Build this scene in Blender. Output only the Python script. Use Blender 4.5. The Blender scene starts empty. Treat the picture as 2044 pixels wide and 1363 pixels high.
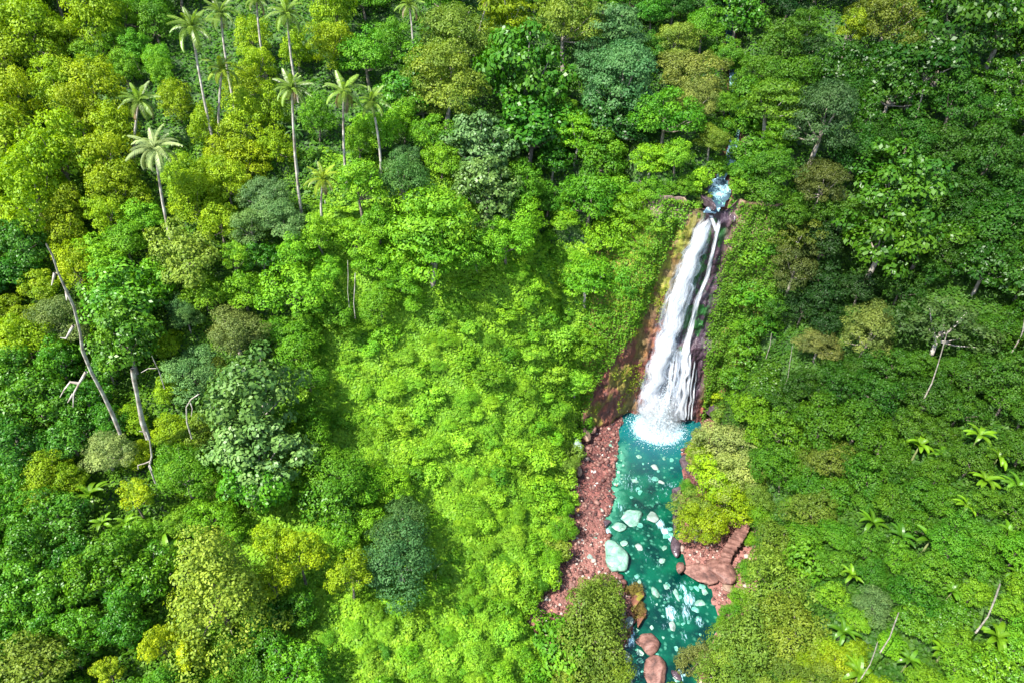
import bpy, math, random
import numpy as np
from mathutils import Vector, Matrix
random.seed(7); rng = np.random.default_rng(7)
S = bpy.context.scene
# ---------------------------------------------------------------- camera, world, sun, exposure
F = 1363.0; CAMH = 81.0; PITCH = math.radians(35); ROLL = math.radians(3.3)
_f = np.array([0, math.cos(PITCH), -math.sin(PITCH)]); _r = np.array([1., 0, 0]); _u = np.cross(_r, _f)
CR = _r*math.cos(ROLL)+_u*math.sin(ROLL); CU = _u*math.cos(ROLL)-_r*math.sin(ROLL); CF = _f
cd = bpy.data.cameras.new('camera'); cam = bpy.data.objects.new('camera', cd); S.collection.objects.link(cam)
cd.sensor_width = 36; cd.lens = 36*F/2044; cd.clip_end = 3000; cd.clip_start = .5
cam.matrix_world = Matrix(((CR[0], CU[0], -CF[0], 0), (CR[1], CU[1], -CF[1], 0), (CR[2], CU[2], -CF[2], CAMH), (0, 0, 0, 1)))
S.camera = cam
SUN_TO = Vector((-0.62, -0.50, 1.10)).normalized()
elev = math.asin(SUN_TO.z); azim = math.atan2(SUN_TO.x, SUN_TO.y)
w = bpy.data.worlds.new('World'); S.world = w; w.use_nodes = True
nt = w.node_tree; bg = nt.nodes['Background']; sky = nt.nodes.new('ShaderNodeTexSky')
sky.sky_type = 'NISHITA'; sky.sun_disc = False; sky.sun_elevation = elev; sky.sun_rotation = azim
nt.links.new(sky.outputs[0], bg.inputs[0]); bg.inputs[1].default_value = 0.125
sl = bpy.data.lights.new('sun', 'SUN'); sl.energy = 5.0; sl.angle = math.radians(.5); sl.color = (1, .96, .88)
so = bpy.data.objects.new('sun', sl); S.collection.objects.link(so)
so.rotation_euler = SUN_TO.to_track_quat('Z', 'Y').to_euler()
S.view_settings.view_transform = 'Standard'; S.view_settings.look = 'None'
S.view_settings.exposure = 1.5; S.view_settings.gamma = 1
S.render.resolution_x = 1024; S.render.resolution_y = 682

# ---------------------------------------------------------------- pixel/world helpers (photo is 2044 x 1363)
O = np.array([0, 0, CAMH])
def ray(px, py):
    d = CF+CR*(px-1022)/F+CU*(681.5-py)/F; return d/np.linalg.norm(d)
def proj(P):
    d = np.asarray(P, float)-O; z = d@CF; return 1022+F*(d@CR)/z, 681.5-F*(d@CU)/z, z
def aty(px, py, y): d = ray(px, py); return O+d*y/d[1]
def atz(px, py, z): d = ray(px, py); return O+d*(z-CAMH)/d[2]
# ---------------------------------------------------------------- noise
def _h(i, j, s):
    n = (i.astype(np.int64)*374761393+j.astype(np.int64)*668265263+s*974711) & 0x7fffffff
    n = ((n ^ (n >> 13))*1274126177) & 0x7fffffff
    return ((n ^ (n >> 16)) & 0xffff)/65535.
def vn(x, y, s=0):
    x = np.asarray(x, float); y = np.asarray(y, float)
    i = np.floor(x); j = np.floor(y); a = x-i; b = y-j; a = a*a*(3-2*a); b = b*b*(3-2*b)
    return (_h(i, j, s)*(1-a)+_h(i+1, j, s)*a)*(1-b)+(_h(i, j+1, s)*(1-a)+_h(i+1, j+1, s)*a)*b
def fbm(x, y, s=0, o=4):
    r = 0; a = .5
    for k in range(o): r = r+a*vn(x*2**k, y*2**k, s+k); a *= .5
    return r
def sst(a, b, x): t = np.clip((np.asarray(x, float)-a)/(b-a), 0, 1); return t*t*(3-2*t)
# ---------------------------------------------------------------- terrain
def tab(*p): a = np.array(p, float); return lambda y: np.interp(y, a[:, 0], a[:, 1])
XL = tab((30, 6), (45, 8), (52, 4), (58, 8), (67, 10), (84, 11.5), (90, 14), (96, 15))
XR = tab((30, 24), (45, 25.5), (50, 29), (59, 35.5), (66, 36), (75, 33), (85, 34), (92, 36.5), (97, 37))
WL = tab((38, 16), (45, 16.6), (50, 17.3), (56, 19.1), (60, 17.5), (65, 16.4), (69, 16.1), (75, 17.3), (85, 19), (92, 20.5), (97, 21.5))
WR = tab((38, 23), (45, 24.4), (50, 27.8), (54, 29.6), (59, 29.8), (62, 26.5), (66, 26.5), (70, 27), (78, 28.5), (86, 30.5), (92, 34.5), (97, 35))
WZ = tab((38, -1.8), (45, -1.5), (50, -1), (60, -.5), (70, -.15), (82, 0), (100, 0))
STREAM = [(28.3, 95.4, 39.5), (29.2, 96.6, 39.9), (30.3, 99, 40.5), (30.9, 102.4, 41.1), (31.2, 103.4, 42.3), (32.4, 105, 44.2), (33.6, 109, 46.3), (34.8, 116, 49), (36.8, 130.5, 53), (38, 150, 62)]
def YH(x): x = np.asarray(x, float); return 95.3-np.clip(22-x, 0, 10)*.85-np.clip(x-36, 0, 12)*.9
def LH(x): x = np.asarray(x, float); return .45+9.5*sst(22, 12, x)+14*sst(12, -22, x)+6*sst(35.5, 50, x)
def PLAT(x, y):
    lf = sst(22, 8, x); p = 37-lf*np.clip(90-y, 0, 90)*.40-(1-lf)*(9*sst(62, 25, y))+(y > 95)*0+np.clip(y-94, 0, 400)*.40+np.clip(y-140, 0, 400)*.35
    return p+3.5*sst(94, 98, y)+2.5*(fbm(x/28, y/28, 3)-.45)+np.clip(np.abs(x-25)-60, 0, 300)*.05
def base_h(x, y):
    x = np.asarray(x, float); y = np.asarray(y, float)
    P = PLAT(x, y)
    dl = np.clip(XL(y)-x, 0, 500); dr = np.clip(x-XR(y), 0, 500)
    Ll = 34-25*sst(70, 92, y); Lr = 21-12*sst(74, 93, y)
    side = P*(1-np.exp(-dl/Ll))+P*(1-np.exp(-dr/Lr))
    dh = np.clip(y-YH(x)-1.9*sst(11, 13, x)*sst(42, 38, x), 0, 500)
    head = np.minimum(P, 40+(y-95)*.4)*(1-np.exp(-dh/LH(x)))
    h = np.maximum(side, head)
    wl = WL(y); wr = WR(y); wz = WZ(y)
    out = np.maximum(wl-x, x-wr)+1.5*(fbm(x/2.2, y/2.2, 91, 3)-.47)
    fl = np.where(out > 0, wz+.25+.10*np.clip(out, 0, 30), wz-1.1+.9*np.exp(np.clip(out, -20, 0)/1.1))
    h = h+fl*np.exp(-np.clip(h, 0, 50)/3)
    # stream gully above the lip
    sy = [p[1] for p in STREAM]; sx = [p[0] for p in STREAM]; sz = [p[2] for p in STREAM]
    cx = np.interp(y, sy, sx); cz = np.interp(y, sy, sz)
    g = cz-.5+np.clip(np.abs(x-cx)-1.7, 0, 100)*1.1
    h = np.where((y > 95) & (y < 160), np.minimum(h, np.where(y < 150, g, g+(y-150)*3)), h)
    return h
VL = tab((9.5, 0), (11, 1), (12.5, 4), (15, 11), (19, 17), (22, 22), (22.6, 30), (25, 37), (26, 41), (27, 60))
def vegmask(x, y):
    dl = XL(y)-x; dr = x-XR(y)
    d = np.maximum(np.maximum(dl, dr), np.where(y > 96, y-96, np.where((x < 20), (y-YH(x))*1., -1)))
    sx = np.interp(y, [p[1] for p in STREAM], [p[0] for p in STREAM])
    rk = (x > 11) & (x < 27) & (y > 84) & (y < 97)
    d = np.where(rk, np.minimum(d, (base_h(x, y)-VL(x))*.6), d)
    return sst(.1, 2.0, d)*np.where(y > 95, sst(.9, 1.9, np.abs(x-sx)-np.where(y < 103, .9, 0)), 1)
def bump(x, y):
    a = 1-np.abs(2*fbm(x/5.5, y/5.5, 11, 3)-.9); b = vn(x/2.1, y/2.1, 21)
    return 2.1*a+.9*b+.35*vn(x/.9, y/.9, 31)-1.2
def Z(x, y): return base_h(x, y)+vegmask(x, y)*bump(x, y)*(1-.3*sst(-40, -25, x)*sst(20, 12, x)*sst(96, 90, y))
def hit(px, py, h=0.):
    d = ray(px, py); t = np.arange(18, 420, .4); P = O+d*t[:, None]
    k = np.nonzero(P[:, 2] < Z(P[:, 0], P[:, 1])+h)[0]
    return P[k[0]] if len(k) else P[-1]

# ---------------------------------------------------------------- materials
def mat(name):
    m = bpy.data.materials.new(name); m.use_nodes = True; t = m.node_tree; t.nodes.clear()
    out = t.nodes.new('ShaderNodeOutputMaterial')
    return m, t, out
def N(t, typ, **k):
    n = t.nodes.new('ShaderNode'+typ)
    for a, b in k.items():
        if a.startswith('i_'): n.inputs[a[2:].replace('_', ' ')].default_value = b
        else: setattr(n, a, b)
    return n
def ramp(t, fac, *st):
    r = t.nodes.new('ShaderNodeValToRGB'); e = r.color_ramp.elements
    while len(e) < len(st): e.new(.5)
    for q, (p, c) in zip(e, st): q.position = p; q.color = (*c, 1) if len(c) == 3 else c
    t.links.new(fac, r.inputs[0]); return r
def leafmat(name, rough=.55, trans=.32, spec=.22):
    m, t, out = mat(name); L = t.links.new
    oi = N(t, 'ObjectInfo'); at = N(t, 'Attribute', attribute_name='tint')
    g = N(t, 'HueSaturation'); L(oi.outputs['Color'], g.inputs['Color'])
    mr = N(t, 'MapRange', i_To_Min=.522, i_To_Max=.492); L(at.outputs['Fac'], mr.inputs[0]); L(mr.outputs[0], g.inputs['Hue'])
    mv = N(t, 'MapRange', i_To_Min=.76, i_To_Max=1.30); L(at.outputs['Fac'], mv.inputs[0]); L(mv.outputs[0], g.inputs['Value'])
    p = N(t, 'BsdfPrincipled', i_Roughness=rough); p.inputs['Specular IOR Level'].default_value = spec
    L(g.outputs[0], p.inputs['Base Color'])
    tr = N(t, 'BsdfTranslucent')
    g2 = N(t, 'HueSaturation', i_Hue=.5, i_Saturation=1.1, i_Value=1.5); L(g.outputs[0], g2.inputs['Color']); L(g2.outputs[0], tr.inputs[0])
    mx = N(t, 'MixShader', i_Fac=trans); L(p.outputs[0], mx.inputs[1]); L(tr.outputs[0], mx.inputs[2]); L(mx.outputs[0], out.inputs[0])
    return m
LEAF = leafmat('leaf'); GLOSS = leafmat('glossy_leaf', .42, .25, .28); FROND = leafmat('frond_leaf', .4, .3, .4)
def barkmat(name, c1, c2, sc=2.):
    m, t, out = mat(name); L = t.links.new
    tc = N(t, 'TexCoord'); n = N(t, 'TexNoise', i_Scale=sc, i_Detail=6.); L(tc.outputs['Object'], n.inputs[0])
    r = ramp(t, n.outputs[0], (.35, c1), (.65, c2)); p = N(t, 'BsdfPrincipled', i_Roughness=.85)
    L(r.outputs[0], p.inputs['Base Color']); b = N(t, 'Bump', i_Strength=.6, i_Distance=.1); L(n.outputs[0], b.inputs['Height']); L(b.outputs[0], p.inputs['Normal'])
    L(p.outputs[0], out.inputs[0]); return m
BARK = barkmat('bark', (.07, .05, .035), (.22, .19, .15)); PALE = barkmat('pale_bark', (.17, .14, .11), (.46, .43, .38), 1.3); GREYB = barkmat('grey_bark', (.15, .12, .09), (.36, .33, .28))
def rockmat(name, cols, rough=.6, moss=None, sc=.9, mossth=.55):
    m, t, out = mat(name); L = t.links.new
    tc = N(t, 'NewGeometry'); n = N(t, 'TexNoise', i_Scale=sc, i_Detail=8., i_Roughness=.62); L(tc.outputs['Position'], n.inputs[0])
    r = ramp(t, n.outputs[0], *[(.3+.4*i/(len(cols)-1), c) for i, c in enumerate(cols)])
    c = r.outputs[0]
    n2 = N(t, 'TexNoise', i_Scale=sc*7, i_Detail=5.); L(tc.outputs['Position'], n2.inputs[0])
    if moss:
        n3 = N(t, 'TexNoise', i_Scale=sc*.6, i_Detail=5.); L(tc.outputs['Position'], n3.inputs[0])
        k = ramp(t, n3.outputs[0], (mossth, (0, 0, 0)), (mossth+.06, (1, 1, 1)))
        mc = ramp(t, n2.outputs[0], (.35, tuple(v*.55 for v in moss)), (.65, moss))
        mx = N(t, 'Mix', data_type='RGBA'); L(k.outputs[0], mx.inputs[0]); L(c, mx.inputs[6]); L(mc.outputs[0], mx.inputs[7]); c = mx.outputs[2]
    p = N(t, 'BsdfPrincipled', i_Roughness=rough); L(c, p.inputs['Base Color'])
    vc = N(t, 'TexVoronoi', feature='DISTANCE_TO_EDGE', i_Scale=.3*sc+.22); wv_ = N(t, 'VectorMath', operation='MULTIPLY_ADD'); wv_.inputs[1].default_value = (.9, .9, .9); L(n.outputs['Color'], wv_.inputs[0]); L(tc.outputs['Position'], wv_.inputs[2]); L(wv_.outputs[0], vc.inputs[0])
    ck = ramp(t, vc.outputs['Distance'], (.0, (.35, .32, .32)), (.035, (1, 1, 1))); mk = N(t, 'Mix', data_type='RGBA', blend_type='MULTIPLY'); mk.inputs[0].default_value = .6; L(c, mk.inputs[6]); L(ck.outputs[0], mk.inputs[7]); L(mk.outputs[2], p.inputs['Base Color'])
    b = N(t, 'Bump', i_Strength=.7, i_Distance=.25); L(n.outputs[0], b.inputs['Height'])
    b2 = N(t, 'Bump', i_Strength=.5, i_Distance=.06); L(n2.outputs[0], b2.inputs['Height']); L(b.outputs[0], b2.inputs['Normal']); L(b2.outputs[0], p.inputs['Normal'])
    L(p.outputs[0], out.inputs[0]); return m
R_PINK = rockmat('pink_rock', [(.05, .024, .02), (.15, .07, .055), (.27, .15, .12)], .6)
R_GREY = rockmat('grey_rock', [(.09, .13, .11), (.19, .25, .22), (.32, .40, .36)], .5)
R_TEAL = rockmat('teal_tinged_rock', [(.07, .16, .12), (.15, .29, .22), (.30, .45, .36)], .45)
R_DARK = rockmat('dark_wet_rock', [(.02, .015, .02), (.06, .04, .05), (.12, .09, .10)], .25)
R_BRWN = rockmat('brown_rock', [(.08, .045, .03), (.19, .12, .08), (.28, .2, .15)], .6)
R_SUB = rockmat('submerged_mint_rock', [(.03, .13, .10), (.07, .26, .20), (.2, .42, .35)], .3)
R_ORNG = rockmat('orange_rock', [(.45, .2, .03), (.65, .32, .05), (.75, .45, .1)], .6)
R_WHIT = rockmat('white_rock', [(.3, .27, .25), (.46, .42, .39), (.6, .57, .53)], .6)
R_RUST = rockmat('rust_rock', [(.07, .025, .018), (.15, .055, .03), (.22, .11, .04)], .7, (.22, .2, .02), .9, .5)

def groundmat():
    m, t, out = mat('ground'); L = t.links.new
    g = N(t, 'NewGeometry'); a = N(t, 'Attribute', attribute_name='rock'); sy_ = N(t, 'SeparateXYZ'); L = t.links.new; L(g.outputs['Position'], sy_.inputs[0]); yy = N(t, 'MapRange', i_From_Min=76., i_From_Max=64.); L(sy_.outputs[1], yy.inputs[0])
    n = N(t, 'TexNoise', i_Scale=.6, i_Detail=8.); L(g.outputs['Position'], n.inputs[0])
    v = N(t, 'TexVoronoi', i_Scale=2.6, i_Randomness=1.); L(g.outputs['Position'], v.inputs[0])
    r1 = ramp(t, n.outputs[0], (.35, (.012, .035, .006)), (.55, (.03, .075, .010)), (.7, (.06, .13, .012)))
    r2 = ramp(t, n.outputs[0], (.3, (.05, .016, .016)), (.5, (.14, .045, .038)), (.7, (.24, .10, .085)))
    rv = ramp(t, v.outputs['Color'], (.1, (.6, .6, .6)), (.9, (1.35, 1.3, 1.25)))
    mu = N(t, 'Mix', data_type='RGBA', blend_type='MULTIPLY'); mu.inputs[0].default_value = 1; L(r2.outputs[0], mu.inputs[6]); L(rv.outputs[0], mu.inputs[7])
    mx = N(t, 'Mix', data_type='RGBA'); L(a.outputs['Fac'], mx.inputs[0]); L(r1.outputs[0], mx.inputs[6]); pk = N(t, 'Mix', data_type='RGBA'); pk.inputs[7].default_value = (.22, .10, .08, 1); yk = N(t, 'Math', operation='MULTIPLY'); yk.inputs[1].default_value = .6; L(yy.outputs[0], yk.inputs[0]); L(yk.outputs[0], pk.inputs[0]); L(mu.outputs[2], pk.inputs[6]); L(pk.outputs[2], mx.inputs[7])
    p = N(t, 'BsdfPrincipled', i_Roughness=.8); L(mx.outputs[2], p.inputs['Base Color'])
    b = N(t, 'Bump', i_Strength=.7, i_Distance=.25); L(v.outputs['Distance'], b.inputs['Height']); L(b.outputs[0], p.inputs['Normal'])
    L(p.outputs[0], out.inputs[0]); return m
def cliffmat():
    m, t, out = mat('cliff_rock'); L = t.links.new
    a = N(t, 'Attribute', attribute_name='col'); g = N(t, 'NewGeometry')
    mp = N(t, 'Mapping'); mp.inputs['Scale'].default_value = (1, 1, .35); L(g.outputs['Position'], mp.inputs[0])
    n = N(t, 'TexNoise', i_Scale=1.6, i_Detail=9., i_Roughness=.7); L(mp.outputs[0], n.inputs[0])
    r = ramp(t, n.outputs[0], (.3, (.45, .45, .5)), (.5, (1, 1, 1)), (.7, (1.7, 1.6, 1.5)))
    mu = N(t, 'Mix', data_type='RGBA', blend_type='MULTIPLY'); mu.inputs[0].default_value = 1; L(a.outputs['Color'], mu.inputs[6]); L(r.outputs[0], mu.inputs[7])
    aw = N(t, 'Attribute', attribute_name='wet'); mr = N(t, 'MapRange', i_To_Min=.75, i_To_Max=.28); L(aw.outputs['Fac'], mr.inputs[0])
    p = N(t, 'BsdfPrincipled'); L(mu.outputs[2], p.inputs['Base Color']); L(mr.outputs[0], p.inputs['Roughness'])
    b = N(t, 'Bump', i_Strength=.9, i_Distance=.35); L(n.outputs[0], b.inputs['Height']); L(b.outputs[0], p.inputs['Normal'])
    L(p.outputs[0], out.inputs[0]); return m
def watermat(nm='river_water', c1=(.0, .020, .016), c2=(.001, .070, .036)):
    m, t, out = mat(nm); L = t.links.new
    g = N(t, 'NewGeometry'); fo = N(t, 'Attribute', attribute_name='foam'); cy = N(t, 'Attribute', attribute_name='cyan'); sh = N(t, 'Attribute', attribute_name='shallow')
    mp = N(t, 'Mapping'); mp.inputs['Scale'].default_value = (1.6, .5, 1); L(g.outputs['Position'], mp.inputs[0])
    n = N(t, 'TexNoise', i_Scale=2.4, i_Detail=10., i_Roughness=.7, i_Distortion=.8); L(mp.outputs[0], n.inputs[0])
    n2 = N(t, 'TexNoise', i_Scale=.35, i_Detail=4.); L(g.outputs['Position'], n2.inputs[0])
    deep = ramp(t, n2.outputs[0], (.38, c1), (.62, c2))
    mx = N(t, 'Mix', data_type='RGBA'); mx.inputs[7].default_value = (.005, .095, .12, 1); L(cy.outputs['Fac'], mx.inputs[0]); L(deep.outputs[0], mx.inputs[6])
    v = N(t, 'TexVoronoi', i_Scale=1.5); wn = N(t, 'TexNoise', i_Scale=2.2, i_Detail=3.); L(g.outputs['Position'], wn.inputs[0]); wa = N(t, 'VectorMath', operation='MULTIPLY_ADD'); wa.inputs[1].default_value = (.5, .5, 0); L(wn.outputs['Color'], wa.inputs[0]); L(g.outputs['Position'], wa.inputs[2]); L(wa.outputs[0], v.inputs[0])
    bedm = ramp(t, v.outputs['Distance'], (.20, (1, 1, 1)), (.42, (0, 0, 0))); bn = N(t, 'TexNoise', i_Scale=.55, i_Detail=3.); L(g.outputs['Position'], bn.inputs[0]); bm2 = ramp(t, bn.outputs[0], (.46, (0, 0, 0)), (.6, (.75, .75, .75)))
    bmul = N(t, 'Math', operation='MULTIPLY'); L(bedm.outputs[0], bmul.inputs[0]); L(bm2.outputs[0], bmul.inputs[1]); shm = N(t, 'Math', operation='MAXIMUM'); L(bmul.outputs[0], shm.inputs[0]); L(sh.outputs['Fac'], shm.inputs[1])
    vr = ramp(t, v.outputs['Color'], (.2, (.006, .09, .055)), (.8, (.07, .26, .17)))
    ms = N(t, 'Mix', data_type='RGBA'); L(shm.outputs[0], ms.inputs[0]); L(mx.outputs[2], ms.inputs[6]); L(vr.outputs[0], ms.inputs[7])
    ad = N(t, 'Math', operation='ADD'); L(n.outputs[0], ad.inputs[0]); L(fo.outputs['Fac'], ad.inputs[1])
    fr = ramp(t, ad.outputs[0], (.84, (0, 0, 0)), (1.0, (1, 1, 1)))
    mf = N(t, 'Mix', data_type='RGBA'); mf.inputs[7].default_value = (.30, .52, .60, 1); L(fr.outputs[0], mf.inputs[0]); L(ms.outputs[2], mf.inputs[6])
    p = N(t, 'BsdfPrincipled'); L(mf.outputs[2], p.inputs['Base Color'])
    rr = N(t, 'MapRange', i_To_Min=.12, i_To_Max=.7); L(fr.outputs[0], rr.inputs[0]); L(rr.outputs[0], p.inputs['Roughness'])
    n3 = N(t, 'TexNoise', i_Scale=4., i_Detail=4.); L(g.outputs['Position'], n3.inputs[0])
    b = N(t, 'Bump', i_Strength=.35, i_Distance=.12); L(n3.outputs[0], b.inputs['Height']); L(b.outputs[0], p.inputs['Normal'])
    L(p.outputs[0], out.inputs[0]); return m
def fallmat(name, lo, hi, dens=1., sx=9., tint=(.92, .95, 1.)):
    m, t, out = mat(name); L = t.links.new
    uv = N(t, 'UVMap'); uv.uv_map = 'UVMap'; sp = N(t, 'SeparateXYZ'); L(uv.outputs[0], sp.inputs[0])
    mp = N(t, 'Mapping'); mp.inputs['Scale'].default_value = (sx, .42, 1); L(uv.outputs[0], mp.inputs[0])
    n = N(t, 'TexNoise', i_Scale=1., i_Detail=9., i_Roughness=.68, i_Distortion=.25); L(mp.outputs[0], n.inputs[0])
    e = N(t, 'Attribute', attribute_name='edge'); n.inputs['Roughness'].default_value = .75
    ad = N(t, 'Math', operation='MULTIPLY_ADD'); L(e.outputs['Fac'], ad.inputs[0]); ad.inputs[1].default_value = dens; L(n.outputs[0], ad.inputs[2])
    a = N(t, 'MapRange', i_From_Min=lo, i_From_Max=hi); L(ad.outputs[0], a.inputs[0])
    p = N(t, 'BsdfPrincipled', i_Roughness=.55)
    cr = ramp(t, n.outputs[0], (.33, (.28*tint[0], .34*tint[1], .44*tint[2])), (.46, tuple(v*.75 for v in tint)), (.58, tint)); L(cr.outputs[0], p.inputs['Base Color'])
    b = N(t, 'Bump', i_Strength=.6, i_Distance=.3); L(n.outputs[0], b.inputs['Height']); L(b.outputs[0], p.inputs['Normal'])
    tl = N(t, 'BsdfTranslucent'); tl.inputs[0].default_value = (*tint, 1); m0 = N(t, 'MixShader', i_Fac=.35); L(p.outputs[0], m0.inputs[1]); L(tl.outputs[0], m0.inputs[2])
    tr = N(t, 'BsdfTransparent'); mx = N(t, 'MixShader'); L(a.outputs[0], mx.inputs[0]); L(tr.outputs[0], mx.inputs[1]); L(m0.outputs[0], mx.inputs[2]); L(mx.outputs[0], out.inputs[0])
    return m
FALL = fallmat('white_water', .70, 1.02, .60, 13., (.84, .87, .93)); VEIL = fallmat('thin_water', .60, 1.08, .30, 20., (.62, .72, .84))

# ---------------------------------------------------------------- mesh helpers
def mesh(name, V, Fc, m, smooth=False, attrs=None):
    me = bpy.data.meshes.new(name); V = np.asarray(V, np.float32)
    if isinstance(Fc, np.ndarray):
        n, k = Fc.shape; me.vertices.add(len(V)); me.vertices.foreach_set('co', V.ravel())
        me.loops.add(n*k); me.loops.foreach_set('vertex_index', Fc.astype(np.int32).ravel())
        me.polygons.add(n); me.polygons.foreach_set('loop_start', np.arange(0, n*k, k, dtype=np.int32))
        me.update(calc_edges=True)
    else: me.from_pydata(V.tolist(), [], Fc); me.update()
    for a, (dom, typ, val) in (attrs or {}).items():
        at = me.attributes.new(a, typ, dom)
        at.data.foreach_set('color' if typ == 'FLOAT_COLOR' else 'value', np.asarray(val, np.float32).ravel())
    if smooth: me.polygons.foreach_set('use_smooth', np.ones(len(me.polygons), bool))
    me.materials.append(m); return me
def link(name, me, parent=None):
    o = bpy.data.objects.new(name, me); S.collection.objects.link(o)
    if parent: o.parent = parent
    return o
def tag(o, label=None, cat=None, group=None, kind=None):
    if label: o['label'] = label
    if cat: o['category'] = cat
    if group: o['group'] = group
    if kind: o['kind'] = kind
    return o
def unit(a): return a/np.maximum(np.linalg.norm(a, axis=-1, keepdims=True), 1e-9)
def leafquads(C, Nn, size, asp=.55, fold=.18, seed=0, droop=None):
    r = np.random.default_rng(seed); n = len(C); Nn = unit(Nn)
    T = unit(np.cross(Nn, unit(r.normal(size=(n, 3)))))
    if droop is not None: T = unit(T+droop)
    B = unit(np.cross(Nn, T)); Nn = np.cross(T, B); L = (np.ones(n)*size)[:, None]
    V = np.empty((n, 4, 3)); V[:, 0] = C-T*L*.5; V[:, 2] = C+T*L*.5
    V[:, 1] = C+B*L*asp*.5+Nn*L*fold*asp; V[:, 3] = C-B*L*asp*.5+Nn*L*fold*asp
    return V.reshape(-1, 3), np.arange(n*4).reshape(n, 4)
def tube(P, rad, k=7):
    P = np.array(P, float); n = len(P); V = []; Fc = []
    for i in range(n):
        d = unit(P[min(i+1, n-1)]-P[max(i-1, 0)]); a = unit(np.cross(d, [.31, .95, .05] if abs(d[1]) < .9 else [1, 0, 0])); b = np.cross(d, a)
        for j in range(k):
            q = 2*math.pi*j/k; V.append(P[i]+rad[i]*(a*math.cos(q)+b*math.sin(q)))
    for i in range(n-1):
        for j in range(k): Fc.append((i*k+j, i*k+(j+1) % k, (i+1)*k+(j+1) % k, (i+1)*k+j))
    return V, Fc
def join(parts):
    V = []; Fc = []
    for v, f in parts:
        o = len(V); V += list(v); Fc += [tuple(i+o for i in q) for q in f]
    return V, Fc

# ---------------------------------------------------------------- the ground
def grid(xs, ys):
    X, Y = np.meshgrid(xs, ys); n, m = X.shape; i = np.arange(n*m).reshape(n, m)
    Fc = np.stack([i[:-1, :-1], i[:-1, 1:], i[1:, 1:], i[1:, :-1]], -1).reshape(-1, 4); return X, Y, Fc
xs = np.concatenate([np.arange(-420, -120, 6), np.arange(-120, 2, 1.2), np.arange(2, 46, .5), np.arange(46, 140, 1.2), np.arange(140, 460, 6)])
ys = np.concatenate([np.arange(-60, 24, 4), np.arange(24, 44, 1.), np.arange(44, 104, .5), np.arange(104, 180, 1.2), np.arange(180, 460, 6)])
X, Y, Fg = grid(xs, ys); Zg = Z(X, Y)
rockm = 1-vegmask(X, Y)
g = link('ground', mesh('ground', np.stack([X, Y, Zg], -1).reshape(-1, 3), Fg, groundmat(), True, {'rock': ('POINT', 'FLOAT', rockm.ravel())})); tag(g, kind='structure')

# river surface
xs = np.arange(12, 38, .3); ys = np.arange(36, 99, .3); X, Y, Fg = grid(xs, ys)
foam = np.zeros_like(X); shal = np.zeros_like(X)
RIFF = [(1272, 935, 5, .18), (1300, 955, 16, .26), (1270, 975, 12, .2), (1330, 985, 12, .22), (1310, 1000, 12, .22), (1240, 1012, 16, .26), (1318, 1045, 10, .42), (1328, 1060, 10, .42), (1338, 1072, 10, .4),
        (1212, 1062, 10, .42), (1290, 1110, 22, .2), (1315, 1125, 16, .22), (1300, 1200, 18, .2), (1360, 1170, 12, .3), (1375, 1195, 18, .34), (1340, 1225, 18, .34), (1368, 1225, 18, .3), (1395, 1240, 12, .3),
        (1325, 1250, 12, .22), (1365, 1270, 14, .26), (1255, 1275, 12, .5), (1262, 1262, 9, .4), (1270, 1340, 16, .25), (1360, 1345, 12, .3), (1258, 940, 8, .16)]
for px, py, r, a in RIFF:
    p = atz(px, py, WZ(atz(px, py, -.5)[1])); rm = r/F*np.linalg.norm(p-O)
    foam = np.maximum(foam, a*1.4*np.exp(-((X-p[0])**2+((Y-p[1])*.7)**2)/rm**2*.9))
b0 = atz(1312, 856, 0)
dd = np.sqrt(((X-b0[0])/1.15)**2+(Y-b0[1])**2)
foam = np.maximum(foam, 1.0*np.exp(-(dd/4.0)**2)); foam = np.maximum(foam, .52*np.exp(-(dd/5.6)**2)); foam = np.maximum(foam, .30*((X-WL(Y) > .6) & (X < WR(Y)-.6) & (Y > 47) & (Y < 60.5))*sst(.42, .62, fbm(X/2.2, Y/3.2, 78))); foam = np.maximum(foam, .30*((X-WL(Y) > .5) & (X < WR(Y)-.6) & (Y > 70) & (Y < 81))*sst(.45, .62, fbm(X/3, Y/3, 77)))
b1 = atz(1362, 832, 0); foam = np.maximum(foam, .55*np.exp(-(((X-b1[0])/3)**2+((Y-b1[1])/1.6)**2)))
cyan = np.exp(-(dd/8.5)**2)
shal = sst(2.6, .2, X-WL(Y))*sst(64, 72, Y)*sst(90, 84, Y)*.9
wv = np.stack([X, Y, WZ(Y)+.08*(fbm(X/1.2, Y/1.2, 5)-.45)+.05*foam], -1).reshape(-1, 3)
WATER = watermat()
r = link('river', mesh('river', wv, Fg, WATER, True, {'foam': ('POINT', 'FLOAT', foam.ravel()), 'cyan': ('POINT', 'FLOAT', cyan.ravel()), 'shallow': ('POINT', 'FLOAT', shal.ravel())})); tag(r, kind='structure')
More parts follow.
